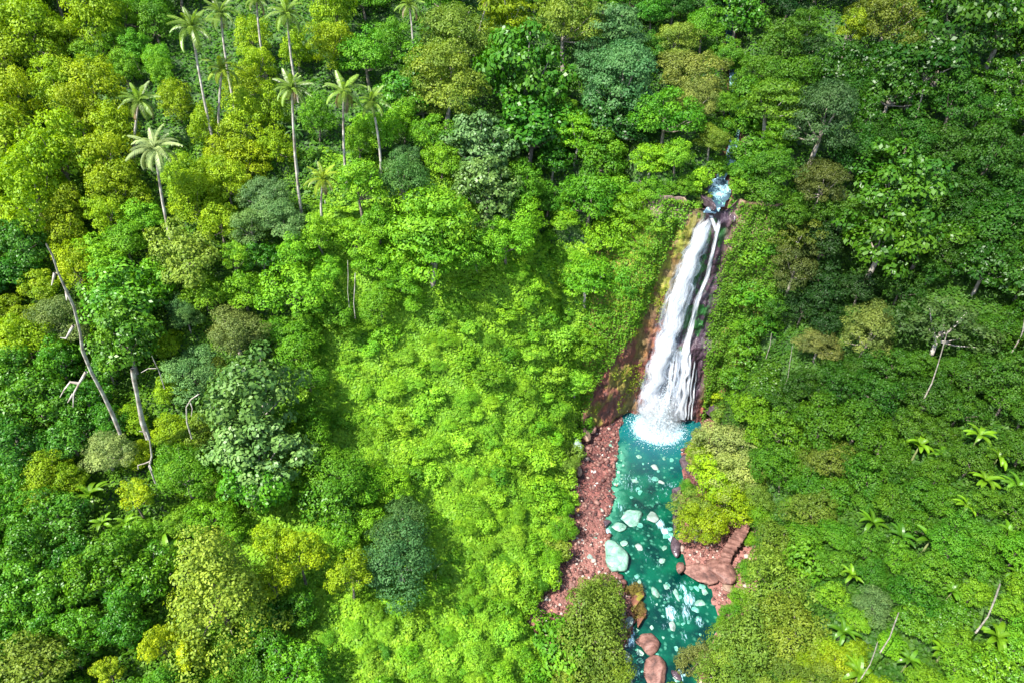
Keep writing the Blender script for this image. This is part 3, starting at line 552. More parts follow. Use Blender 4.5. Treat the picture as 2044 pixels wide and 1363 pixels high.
SPEC = {  # shape, clumps, clump radius, leaves/clump, leaf size, aspect, material, hc, flat, bark
 'clove': ('ball', 34, 1.3, 190, .34, .6, LEAF, 5.0, .9, BARK), 'round': ('dome', 38, 1.25, 165, .34, .6, LEAF, 5.6, .75, BARK),
 'dark': ('dome', 40, 1.2, 125, .42, .55, GLOSS, 5.6, .7, GREYB), 'fine': ('dome', 48, 1.15, 220, .25, .6, LEAF, 5.6, .7, GREYB),
 'large': ('ball', 38, 1.25, 105, .47, .7, GLOSS, 6., .8, GREYB), 'medium': ('open', 34, 1.25, 95, .46, .65, GLOSS, 6., .8, GREYB), 'tier': ('tier', 44, 1.3, 150, .34, .55, LEAF, 6., .32, PALE),
 'cone': ('cone', 60, 1.15, 210, .26, .6, LEAF, 7.0, .7, BARK), 'open': ('open', 30, 1.15, 110, .38, .6, LEAF, 7., .6, PALE),
 'bush': ('dome', 30, 1.35, 85, .58, .6, LEAF, 2.2, .85, BARK), 'softbush': ('dome', 40, 1.25, 230, .30, .5, LEAF, 2.4, .85, BARK), 'smallball': ('ball', 30, 1.25, 150, .42, .6, LEAF, 10.5, .85, BARK)}
PROTO = {}
for sp_, (sh, nc, cr_, lpc, ls, asp, m_, hc, fl, bk) in SPEC.items():
    PROTO[sp_] = []
    for v in range(4):
        sd = 100+len(PROTO)*17+v
        me, P = crown(sh, nc, cr_, lpc, ls, asp, sd, m_, 4., hc, fl)
        PROTO[sp_].append((me, trunk(P, sd, bk, hc, .3 if sp_ != 'bush' else .12)))
NAME = {'clove': ('clumpy_tree', 'tree'), 'round': ('broadleaf_tree', 'tree'), 'dark': ('dense_tree', 'tree'), 'fine': ('fine_leaved_tree', 'tree'), 'large': ('large_leaved_tree', 'tree'), 'medium': ('large_leaved_tree', 'tree'),
        'tier': ('spreading_tree', 'tree'), 'cone': ('conical_tree', 'tree'), 'open': ('open_crowned_tree', 'tree'), 'bush': ('shrub', 'shrub'), 'softbush': ('shrub', 'shrub'), 'smallball': ('broadleaf_tree', 'tree')}
COL = {'yg': (.21, .285, .005), 'y': (.31, .37, .006), 'lg': (.14, .275, .009), 'g': (.09, .21, .008), 'dg': (.055, .155, .007), 'dd': (.032, .092, .010), 'bl': (.07, .15, .034), 'ol': (.15, .205, .018), 'br': (.15, .175, .032), 'pl': (.12, .20, .045), 'gy': (.26, .29, .06), 'vn': (.20, .35, .016), 'co': (.20, .255, .025), 'rs': (.19, .12, .03)}
CN = {'rs': 'rust-coloured', 'co': 'olive', 'yg': 'yellow-green', 'y': 'bright yellow', 'lg': 'light green', 'g': 'mid-green', 'dg': 'dark green', 'dd': 'deep shadowy green', 'bl': 'bluish grey-green', 'ol': 'olive-green', 'br': 'brownish olive', 'pl': 'pale grey-green', 'gy': 'pale straw-green', 'vn': 'fresh green'}
SN = {'clove': 'clumpy tree', 'round': 'round-crowned tree', 'dark': 'dense leafy tree', 'fine': 'fine-leaved tree', 'large': 'big-leaved tree', 'medium': 'loose big-leaved tree', 'tier': 'flat-layered tree', 'cone': 'cone-shaped tree', 'open': 'loose open-crowned tree', 'bush': 'shrub', 'softbush': 'soft fine shrub', 'smallball': 'small ball-shaped tree'}
PLACED = []   # px, py, r, object, species, colour, hand label
def tree(px, py, d, sp_, c, label=None, hmul=1., zs=1.):
    hc = SPEC[sp_][7]; s = d/F*100/8
    for _ in range(5):
        P = hit(px, py, hc*s*zs*hmul); s = d/F*((P-O)@CF)/{'cone': 7.0, 'tier': 8.2}.get(sp_, 8.9)
    me, tr = random.choice(PROTO[sp_]); nm, cat = NAME[sp_]
    e = bpy.data.objects.new(nm, None); S.collection.objects.link(e)
    e.location = (P[0], P[1], P[2]-hc*s*zs); e.rotation_euler = (0, 0, random.uniform(0, 6.28)); e.scale = (s*random.uniform(.92, 1.1), s*random.uniform(.92, 1.1), s*zs*random.uniform(.92, 1.2)*(1.15 if sp_ == 'clove' else 1))
    a = link('crown', me, e); b = link('trunk', tr, e)
    cc = np.array(COL[c])*(1-.50*float(sst(1420, 1600, px)*(1-.7*sst(850, 1150, py))))*random.uniform(.86, 1.16)*np.array([random.uniform(.82, 1.04), 1, random.uniform(.8, 1.3)]); a.color = (*cc, 1)  # leaf colour darkened towards the right, in place of dimmer light on that slope
    e['category'] = cat; PLACED.append([px, py, d/2, e, sp_, c, label]); return e
# ---- the trees one can single out
T = tree
T(508, 800, 156, 'large', 'pl', 'tall big-leaved grey-green tree with glossy leaves, left of centre', zs=1.25)
T(515, 905, 150, 'large', 'pl', 'lower crown of big glossy leaves directly beneath the tall big-leaved tree')
T(500, 975, 110, 'large', 'g', 'big-leaved green tree above the olive cone-shaped tree')
T(430, 1160, 160, 'cone', 'co', 'large olive cone-shaped tree in the lower left', zs=1.1)
T(600, 1110, 82, 'smallball', 'yg', 'round yellow-green ball tree right of the olive cone-shaped tree')
T(548, 1160, 66, 'smallball', 'y', 'golden-yellow tree between the olive cone and the yellow-green ball tree', zs=1.3)
T(545, 1080, 70, 'smallball', 'yg', 'yellow-green tree above the golden-yellow tree')
T(325, 1290, 58, 'smallball', 'y', 'bright yellow ball tree near the bottom left edge', zs=1.25)
T(380, 1300, 56, 'smallball', 'y', 'second bright yellow tree right of the bright yellow ball tree')
T(215, 1340, 44, 'smallball', 'yg', 'small yellow-green tree cut by the bottom of the photo')
T(270, 985, 66, 'smallball', 'y', 'yellow shrub-like tree beside the banana plants on the left')
T(700, 1150, 72, 'smallball', 'yg', 'light yellow tree left of the blue-green dense tree')
T(715, 1135, 50, 'smallball', 'yg')
T(70, 1330, 130, 'round', 'ol', 'wide olive tree in the bottom left corner')
T(800, 1050, 110, 'fine', 'bl', 'upper crown of the blue-green dense tree at lower centre')
T(795, 1120, 130, 'fine', 'bl', 'blue-green dense tree standing in the bright green slope, lower centre')
T(660, 935, 120, 'fine', 'g', 'fine-leaved green tree right of the tall big-leaved tree')
T(650, 1000, 110, 'dark', 'g')
T(372, 950, 105, 'fine', 'g', 'soft fine green tree left of the tall big-leaved tree')
T(215, 905, 85, 'fine', 'gy', 'pale straw-coloured fine tree below the white leaning trunk')
T(255, 590, 150, 'dark', 'g', 'broad green tree whose thick pale trunk shows beneath it', zs=1.)
T(250, 680, 140, 'dark', 'g')
T(130, 650, 95, 'fine', 'br', 'brownish tree crossed by the bare leaning trunk')
T(470, 660, 110, 'fine', 'br', 'brownish olive tree above the tall big-leaved tree')
T(385, 740, 100, 'fine', 'pl')
T(370, 510, 130, 'round', 'ol', 'rounded olive tree below the lone pale palm trunk')
T(355, 610, 50, 'fine', 'bl'); T(375, 640, 50, 'fine', 'bl', 'small bluish tree left of the brownish olive tree')
T(525, 520, 64, 'dark', 'dg', 'compact dark tree left of the flat-layered tree group')
T(470, 520, 52, 'smallball', 'lg', 'bright round tree left of the compact dark tree'); T(490, 590, 76, 'round', 'lg')
T(590, 580, 120, 'round', 'lg'); T(600, 650, 70, 'round', 'g')
T(860, 430, 150, 'tier', 'lg', 'flat-layered bright green tree casting a deep shadow below, upper centre')
T(860, 500, 130, 'tier', 'lg', 'lower tier of bright flat-layered foliage above the deep shadow')
T(955, 300, 110, 'large', 'pl', 'pale big-leaved tree above the flat-layered tree'); T(970, 390, 100, 'large', 'pl', 'lower pale big-leaved tree right of the flat-layered tree'); T(990, 440, 70, 'large', 'pl')
T(1045, 180, 150, 'large', 'dg', 'great dark glossy big-leaved tree at upper centre', zs=1.1); T(1060, 260, 140, 'large', 'dg'); T(1105, 320, 70, 'large', 'dg')
T(810, 320, 60, 'fine', 'bl', 'upper part of the blue-tinted tree at upper centre'); T(805, 370, 105, 'fine', 'bl', 'blue-tinted tree right of the yellowish palms')
T(810, 200, 90, 'large', 'dg', 'dark big-leaved tree right of the pair of palms'); T(825, 130, 60, 'large', 'g')
T(720, 370, 80, 'smallball', 'lg', 'bright green bushy tree below the right-hand palms'); T(755, 270, 80, 'round', 'lg')
T(905, 80, 130, 'fine', 'ol', 'soft olive tree near the top centre'); T(890, 170, 150, 'fine', 'ol'); T(845, 210, 80, 'fine', 'ol')
T(1010, 40, 100, 'tier', 'yg', 'vivid yellow-green tree at the top centre', zs=1.); T(1130, 60, 120, 'fine', 'ol', 'olive tree right of the vivid yellow-green tree')
T(1230, 80, 110, 'tier', 'bl', 'bluish layered tree at the top, left of the stream'); T(1240, 170, 150, 'fine', 'bl', 'wide bluish-dark tree left of the upper stream'); T(1230, 240, 130, 'dark', 'dd'); T(1180, 120, 80, 'tier', 'bl')
T(1385, 150, 110, 'fine', 'br', 'brownish-olive tree on the left edge of the upper stream'); T(1350, 80, 90, 'fine', 'ol'); T(1380, 215, 80, 'fine', 'br'); T(1330, 240, 100, 'round', 'g'); T(1420, 285, 60, 'fine', 'ol', 'small olive tree overhanging the white cascades')
T(1475, 35, 90, 'large', 'dg', 'big-leaved dark tree at the top above the stream'); T(1405, 65, 70, 'round', 'g')
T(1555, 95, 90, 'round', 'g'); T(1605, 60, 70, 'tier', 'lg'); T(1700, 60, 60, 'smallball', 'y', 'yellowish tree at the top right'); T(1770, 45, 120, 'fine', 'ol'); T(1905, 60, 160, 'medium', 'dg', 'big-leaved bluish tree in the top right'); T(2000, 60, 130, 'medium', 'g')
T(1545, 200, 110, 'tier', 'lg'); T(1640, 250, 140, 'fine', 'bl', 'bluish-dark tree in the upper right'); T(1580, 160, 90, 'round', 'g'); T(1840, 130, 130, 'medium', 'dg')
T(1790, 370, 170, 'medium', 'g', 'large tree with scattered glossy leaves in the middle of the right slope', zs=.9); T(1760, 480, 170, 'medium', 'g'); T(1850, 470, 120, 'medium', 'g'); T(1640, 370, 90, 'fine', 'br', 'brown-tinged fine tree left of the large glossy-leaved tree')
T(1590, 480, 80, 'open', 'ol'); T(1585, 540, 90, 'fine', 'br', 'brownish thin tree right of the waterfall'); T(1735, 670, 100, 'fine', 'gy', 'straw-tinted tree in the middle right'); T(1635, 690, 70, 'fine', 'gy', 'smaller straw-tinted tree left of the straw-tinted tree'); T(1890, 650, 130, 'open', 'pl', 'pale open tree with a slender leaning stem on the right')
T(1640, 840, 100, 'round', 'lg', 'round light green tree right of the pale tree by the pool'); T(1560, 870, 90, 'round', 'lg')
T(1445, 885, 120, 'fine', 'gy', 'pale straw-coloured tree on the right bank of the plunge pool', zs=.9); T(1400, 905, 70, 'fine', 'yg'); T(1470, 945, 110, 'fine', 'gy'); T(1410, 965, 68, 'smallball', 'yg', 'yellow-green tree on the right bank above the dark water'); T(1450, 1000, 95, 'fine', 'yg', 'yellow-green tree at the centre of the right-bank clump'); T(1385, 1015, 66, 'fine', 'ol', 'olive rusty tree leaning over the dark water'); T(1398, 1048, 80, 'fine', 'yg', 'lowest tree of the right-bank clump above the pink shelf'); T(1505, 985, 66, 'fine', 'ol')
T(1420, 780, 66, 'tier', 'yg', 'yellowish shrub growing from the cliff foot right of the waterfall')
T(1180, 1285, 150, 'softbush', 'ol', 'wide olive-green bush left of the lower river channel'); T(1195, 1205, 100, 'softbush', 'ol', 'soft pale bush covering the bottom of the bare left path'); T(1120, 1300, 120, 'bush', 'g'); T(1215, 1340, 90, 'softbush', 'ol')
T(1395, 1320, 70, 'softbush', 'br', 'rust-tinged bush at the lower right water edge'); T(1562, 1185, 150, 'softbush', 'ol', 'broad feathery light green bush right of the pink shelf'); T(1500, 1290, 150, 'softbush', 'ol'); T(1590, 1270, 130, 'softbush', 'ol'); T(1470, 1350, 110, 'softbush', 'ol'); T(1562, 1088, 100, 'softbush', 'ol'); T(1620, 1130, 100, 'bush', 'g')
T(1165, 845, 40, 'bush', 'g'); T(1175, 800, 30, 'bush', 'bl', 'small spiky grey-green plant on the red rocks left of the pool')
# ---- palms
def frondmesh(seed, L=4.2, droop=1.0, n=30):
    r = np.random.default_rng(seed); t = np.linspace(0, 1, 12); el = np.radians(38)-t*1.15*droop
    seg = L/11; px_ = np.concatenate([[0], np.cumsum(np.cos(el[:-1])*seg)]); pz = np.concatenate([[0], np.cumsum(np.sin(el[:-1])*seg)])
    V, Fq = tube(np.stack([px_, 0*px_, pz], -1), np.linspace(.06, .015, 12), 4); V = [tuple(v) for v in V]; Tn = [.85]*len(Fq)
    for k in range(n):
        q = .10+.88*k/(n-1); x = np.interp(q, t, px_); z = np.interp(q, t, pz); e = np.interp(q, t, el)
        ln = .80*math.sin(math.pi*min(1, .16+q*.78))**.7+.05
        for s in (-1, 1):
            dx, dy, dz = .45*ln*math.cos(e), s*ln*.85, -.42*ln+.45*ln*math.sin(e)+r.normal(0, .06); o = len(V); wd = .05
            V += [(x-wd, 0, z), (x+wd, 0, z), (x+dx*.6+wd, dy*.6, z+dz*.4), (x+dx*.6-wd, dy*.6, z+dz*.4), (x+dx, dy, z+dz)]
            Fq += [(o, o+1, o+2, o+3), (o+3, o+2, o+4)]; Tn += [float(np.clip(r.normal(.55, .2), 0, 1))]*2
    return mesh('frond', V, Fq, FROND, False, {'tint': ('FACE', 'FLOAT', Tn)})
FM = [frondmesh(k, 4.1+.3*(k % 3), .9+.2*k) for k in range(5)]
PAL = []
def palm(cx, cy, lx, ly, size, c, label, h=15., n=26):
    n = random.randint(19, 25)
    P = hit(cx, cy, h); D = (P-O)@CF; s = size/F*D/8.1
    e = bpy.data.objects.new('coconut_palm', None); S.collection.objects.link(e)
    bz = h; base = np.array([P[0], P[1], P[2]-h])
    low = aty(lx, ly, P[1]); frac = (P[2]-low[2])/h if P[2]-low[2] > 1 else .5; bx = P[0]+(low[0]-P[0])/max(frac, .3); base[0] = bx
    e.location = tuple(base); tag(e, label, 'palm tree', 'coconut palms on the upper left slope')
    top = P-base; pts = [(0, 0, -4), (0, 0, 0)]+[tuple(top*q+np.array([-.5*math.sin(q*math.pi)*np.sign(top[0] if abs(top[0]) > .1 else 1)*.6, 0, 0])) for q in (.25, .5, .75, 1.)]
    V, Fq = tube(pts, [.26, .24, .19, .17, .15, .17], 8); link('trunk', mesh('trunk', V, Fq, PALE, True), e)
    for k in range(n):
        u_ = k/(n-1); o = link('frond', FM[min(4, int(u_*4.99))], e); o.location = tuple(top); o.rotation_euler = (random.uniform(-.25, .25), -.8+1.75*u_+random.uniform(-.15, .15), k*2.399+random.uniform(-.35, .35)); sc = s*random.uniform(.75, 1.12); o.scale = (sc, sc, sc)
        o.color = (*(np.array(c if u_ < .88 or random.random() < .5 else (.2, .14, .06))*random.uniform(.65, 1.25)), 1)
    V = []
    PAL.append((cx, cy, size*.5))
    for q in np.linspace(.15, 1, 6): PAL.append((cx+(lx-cx)*q, cy+(ly-cy)*q, 9))
PG = (.14, .22, .025); PW = (.25, .31, .11); PY = (.18, .25, .015)
palm(310, 298, 338, 455, 112, PW, 'lone pale grey-green palm with a long bare trunk on the left slope')
palm(383, 55, 418, 232, 100, PG, 'tall palm with the longest trunk near the top left', h=19)
palm(440, 28, 455, 122, 80, PG, 'palm just right of the longest-trunked palm, crown near the top', h=15)
palm(443, 140, 441, 215, 78, PY, 'palm with drooping yellow fronds below the two top palms', h=12)
palm(573, 28, 580, 80, 86, PG, 'palm at the top, right of the drooping yellow-fronded palm', h=13)
palm(583, 178, 601, 412, 84, PG, 'palm above a long thin white trunk, left one of the middle pair', h=18)
palm(686, 184, 692, 340, 88, PG, 'palm with a straight white trunk, right one of the middle pair', h=15)
palm(742, 205, 748, 250, 76, PG, 'palm leaning right beside the straight white-trunked palm', h=11)
palm(278, 203, 275, 240, 86, PG, 'low palm just above the lone pale palm', h=9)
palm(645, 358, 645, 432, 76, PY, 'small yellowish palm in a grassy gap below the middle pair', h=8)
palm(817, 10, 820, 70, 62, PG, 'palm cut by the top edge with two hanging fronds', h=12)
palm(512, 0, 520, 60, 60, PG, 'palm at the top edge between the two tall palms', h=12)
palm(975, 0, 965, 40, 50, PY, 'half-hidden palm at the top edge near the vivid yellow-green tree', h=10)
palm(590, 262, 592, 290, 42, (.07, .17, .02), 'short dark palm on the trunk line of the middle pair', h=7)
# ---- bare trunks
def snag(pts, r0, r1, label, m=PALE, branches=(), name='bare_tree', dy=1.5, back=0.):
    if pts[0][0] > 1500: m = GREYB
    b = hit(*pts[-1], 0.); yb = b[1]-back; P = [aty(x, y, yb-dy*(1-i/(len(pts)-1))) for i, (x, y) in enumerate(pts)]
    e = bpy.data.objects.new(name, None); S.collection.objects.link(e); e.location = tuple(P[-1]); tag(e, label, 'bare tree', 'bare pale trunks among the trees')
    P = [p-P[-1] for p in P]; P.append(P[-1]+np.array([0, 0, -2.5])); n = len(P)
    V, Fq = tube(P, list(np.linspace(r1, r0, n)*.52*(1+.15*np.sin(np.arange(n)*2.3))), 7); link('trunk', mesh('trunk', V, Fq, m, True), e)
    o0 = np.array(e.location)
    for br in branches:
        Q = [aty(x, y, yb-dy*.6-.25*i)-o0 for i, (x, y) in enumerate(br)]
        V, Fq = tube(Q, list(np.linspace(r0*.38, .04, len(Q))), 5); link('branch', mesh('branch', V, Fq, m, True), e)
    for q in pts[:-1] if len(pts) > 2 else pts: PAL.append((*q, 8))
    for k in range(len(pts)-1): PAL.append(((pts[k][0]+pts[k+1][0])/2, (pts[k][1]+pts[k+1][1])/2, 8))
snag([(92, 487), (104, 508), (116, 545), (133, 582), (147, 612), (160, 665), (165, 700), (182, 742), (205, 785), (227, 832)], .42, .12, 'long bare grey-white trunk leaning across the left forest', dy=5, back=7,
     branches=[[(133, 582), (133, 600)], [(110, 545), (103, 570)], [(147, 650), (132, 676), (120, 674)], [(172, 742), (158, 765), (147, 785), (146, 812)], [(158, 765), (140, 762), (128, 778), (120, 792)], [(147, 785), (135, 803)]])
snag([(264, 736), (267, 755), (274, 790), (284, 842)], .55, .38, 'thick smooth pale trunk standing right of the long leaning trunk', dy=1, back=6)
snag([(278, 860), (292, 862), (299, 880), (303, 910), (298, 930)], .2, .1, 'curly white dead branch below the thick pale trunk', dy=.5, back=7, branches=[[(300, 920), (287, 925), (275, 928), (276, 936)], [(298, 925), (303, 938)]])
snag([(397, 786), (381, 797), (372, 812), (373, 842)], .17, .12, 'forked white branch left of the tall big-leaved tree', dy=.5, back=7, branches=[[(380, 803), (384, 815), (382, 830)]])
snag([(303, 710), (310, 725), (318, 742)], .12, .07, 'thin twiggy branch between the pale trunk and the brownish tree', dy=.3, back=7, branches=[[(312, 735), (296, 735), (282, 743)]])
snag([(413, 786), (420, 802), (430, 818)], .12, .07, 'short pale stick right of the forked white branch', dy=.3, back=6)
snag([(1844, 178), (1838, 200), (1831, 226)], .26, .2, 'white trunk section showing high on the right slope', dy=.5, back=5)
snag([(1965, 195), (1958, 215), (1955, 232)], .13, .1, 'thin white stem near the top right edge', dy=.3, back=5)
snag([(1787, 385), (1786, 405), (1783, 428)], .2, .15, 'pale trunk under the large glossy-leaved tree', dy=.3, back=5)
snag([(1892, 660), (1883, 690), (1873, 725), (1860, 765)], .17, .1, 'slender pale leaning stem under the pale open tree', dy=.8, back=5)
snag([(1996, 1165), (1986, 1195), (1972, 1230)], .17, .13, 'pale slanted trunk in the lower right', dy=.5, back=4)
snag([(1794, 1222), (1786, 1243), (1776, 1272)], .14, .09, 'thin pale trunk left of the slanted trunk, lower right', dy=.4, back=4)
snag([(1752, 1280), (1746, 1300), (1737, 1325)], .11, .07, 'thin curved pale stem near the bottom right', dy=.3, back=4)
snag([(2046, 635), (2042, 660), (2038, 672)], .18, .15, 'pale trunk at the right edge of the photo', dy=.3, back=4)
snag([(1540, 665), (1537, 690)], .1, .08, 'short pale stem right of the cliff', dy=.2, back=4)
snag([(1582, 690), (1577, 720), (1573, 752)], .08, .06, 'hair-thin pale stem right of the short stem', dy=.2, back=4)
snag([(694, 520), (695, 550), (694, 582)], .09, .07, 'thin bare stem left of the slope top', dy=.2, back=4)
snag([(709, 545), (708, 575), (706, 605)], .12, .1, 'second thin bare stem beside the slope top', dy=.2, back=4)
snag([(630, 425), (640, 412), (648, 400)], .1, .09, 'pale log lying in the grassy gap by the small palm', dy=.2, back=1)
# ---- banana plants
def bananaleaf(seed, L=2.6, W_=.62, droop=1.):
    V = []; Fq = []; n = 9; r = np.random.default_rng(seed); x = z = 0; e = math.radians(58)
    for i in range(n):
        q = i/(n-1); wd = W_*.5*math.sin(math.pi*min(1, .06+q*.92))**.6+.02
        V += [(x, -wd, z+.12*wd), (x, -wd*.5, z+.06*wd-.02), (x, 0, z-.05), (x, wd*.5, z+.06*wd-.02), (x, wd, z+.12*wd)]
        x += math.cos(e)*L/(n-1); z += math.sin(e)*L/(n-1); e -= .24*droop
    for i in range(n-1):
        for j in range(4): Fq.append((i*5+j, i*5+j+1, i*5+5+j+1, i*5+5+j))
    return mesh('leaf', V, Fq, FROND, False, {'tint': ('FACE', 'FLOAT', [float(np.clip(r.normal(.5+.15*(j in (1, 2)), .1), 0, 1)) for i in range(n-1) for j in range(4)])})
BL = [bananaleaf(k, 2.7, .62, .7+.25*k) for k in range(4)]
V, Fq = tube([(0, 0, -2), (0, 0, 0), (.05, 0, 1.2), (.1, 0, 2.3)], [.2, .17, .14, .08], 7); BST = mesh('stem', V, Fq, barkmat('banana_stem', (.1, .13, .04), (.2, .22, .08)), True)
BAN = []
def banana(px, py, size, c='lg', k=0):
    P = hit(px, py, 2.2); s = size/F*((P-O)@CF)/4.3; e = bpy.data.objects.new('banana_plant', None); S.collection.objects.link(e)
    e.location = (P[0], P[1], P[2]-2.2*s); e.scale = (s, s, s); e.rotation_euler = (0, 0, random.uniform(0, 6)); e['category'] = 'banana plant'
    link('stem', BST, e)
    for k in range(9):
        o = link('leaf', BL[k % 4], e); o.location = (.1, 0, 2.2); o.rotation_euler = (random.uniform(-.2, .2), -.45*(k % 2)+.1, k*2.399+random.uniform(-.2, .2)); o.color = (*(np.array(COL[c])*random.uniform(.55, .95)), 1)
    BAN.append([px, py, e]); PAL.append((px, py, size*.32))
for a in [(1741, 1047, 60, 'g'), (1854, 1080, 70, 'g'), (1700, 1150, 46, 'lg'), (1680, 1262, 60, 'g'), (1715, 1348, 70, 'lg'), (1882, 1302, 62, 'lg'), (1990, 1275, 76, 'lg'), (1965, 962, 66, 'lg'), (1990, 915, 60, 'lg'), (2032, 975, 64, 'g'), (1834, 892, 60, 'lg'),
          (1880, 915, 52, 'g'), (1955, 872, 62, 'lg'), (1815, 1318, 52, 'g'), (2012, 1062, 52, 'g'), (1800, 1075, 60, 'dg'), (1930, 1010, 50, 'lg'), (2030, 1150, 50, 'g'), (178, 990, 70, 'lg'), (250, 1047, 48, 'lg'), (205, 1045, 48, 'lg'), (340, 1105, 76, 'lg'), (870, 1140, 40, 'g'), (1575, 1010, 40, 'g'), (1900, 1180, 46, 'g')]: banana(*a)
# ---------------------------------------------------------------- filler trees and shrubs
KEEP = [[(1150, 820), (1240, 640), (1300, 560), (1330, 470), (1390, 400), (1415, 345), (1448, 310), (1450, 272), (1472, 272), (1478, 320), (1450, 350), (1462, 420), (1462, 560), (1430, 660), (1460, 760), (1440, 850), (1370, 870), (1350, 1000), (1345, 1080), (1390, 1090), (1460, 1080), (1495, 1040), (1495, 1120), (1480, 1190), (1440, 1200), (1420, 1290), (1370, 1300), (1375, 1375), (1240, 1375), (1235, 1250), (1110, 1260), (1045, 1250), (1060, 1200), (1110, 1140), (1130, 1060), (1135, 960), (1130, 880)]]
SLOPE = [(640, 640), (770, 600), (960, 540), (1130, 400), (1300, 420), (1320, 470), (1240, 660), (1160, 800), (1130, 960), (1100, 1130), (1040, 1230), (1090, 1363), (1090, 1400), (640, 1400), (620, 1200), (760, 1200), (880, 1100), (740, 900), (640, 860)]
def inside(x, y, poly):
    c = False; j = len(poly)-1
    for i in range(len(poly)):
        a, b = poly[i]; d, e = poly[j]
        if (b > y) != (e > y) and x < (d-a)*(y-b)/(e-b)+a: c = not c
        j = i
    return c
def near_keep(x, y, r):
    return any(inside(x+r*math.cos(a), y+r*math.sin(a), p) for p in KEEP for a in np.arange(0, 6.28, .78)) or any(inside(x, y, p) for p in KEEP)
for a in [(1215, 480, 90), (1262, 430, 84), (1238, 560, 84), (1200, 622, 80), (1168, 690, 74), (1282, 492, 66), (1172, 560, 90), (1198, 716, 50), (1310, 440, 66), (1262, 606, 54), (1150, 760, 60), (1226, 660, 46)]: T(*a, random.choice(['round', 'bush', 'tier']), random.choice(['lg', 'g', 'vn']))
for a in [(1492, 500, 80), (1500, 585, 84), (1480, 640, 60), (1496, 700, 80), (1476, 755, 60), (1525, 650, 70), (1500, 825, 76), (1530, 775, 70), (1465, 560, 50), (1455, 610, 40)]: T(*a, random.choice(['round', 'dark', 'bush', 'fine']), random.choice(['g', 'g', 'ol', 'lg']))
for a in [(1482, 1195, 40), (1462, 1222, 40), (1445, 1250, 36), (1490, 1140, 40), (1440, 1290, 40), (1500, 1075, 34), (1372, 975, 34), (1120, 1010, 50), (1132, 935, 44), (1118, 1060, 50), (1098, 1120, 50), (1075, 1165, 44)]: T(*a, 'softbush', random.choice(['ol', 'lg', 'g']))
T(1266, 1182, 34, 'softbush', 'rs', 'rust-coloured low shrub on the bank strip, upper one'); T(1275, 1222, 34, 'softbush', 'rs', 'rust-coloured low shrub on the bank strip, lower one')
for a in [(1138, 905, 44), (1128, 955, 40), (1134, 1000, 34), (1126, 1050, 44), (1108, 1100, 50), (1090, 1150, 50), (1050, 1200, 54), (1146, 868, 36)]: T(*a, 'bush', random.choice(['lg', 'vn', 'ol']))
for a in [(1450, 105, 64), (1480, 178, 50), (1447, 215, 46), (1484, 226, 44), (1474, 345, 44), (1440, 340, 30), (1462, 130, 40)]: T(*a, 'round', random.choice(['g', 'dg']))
for a in [(1428, 332, 46), (1492, 305, 60), (1438, 262, 50), (1488, 250, 56), (1440, 205, 50), (1492, 190, 60), (1474, 372, 44), (1396, 362, 50), (1480, 415, 44), (1402, 398, 30), (1488, 340, 50), (1440, 120, 50), (1480, 130, 46), (1462, 205, 34), (1375, 425, 40), (1345, 465, 40), (1462, 470, 44), (1452, 530, 44), (1440, 590, 40), (1432, 640, 34), (1440, 690, 36), (1290, 590, 40), (1265, 640, 36), (1230, 690, 34), (1450, 760, 40), (1440, 830, 40)]: T(*a, 'bush', random.choice(['g', 'ol', 'lg']) if a[1] > 360 else 'g')
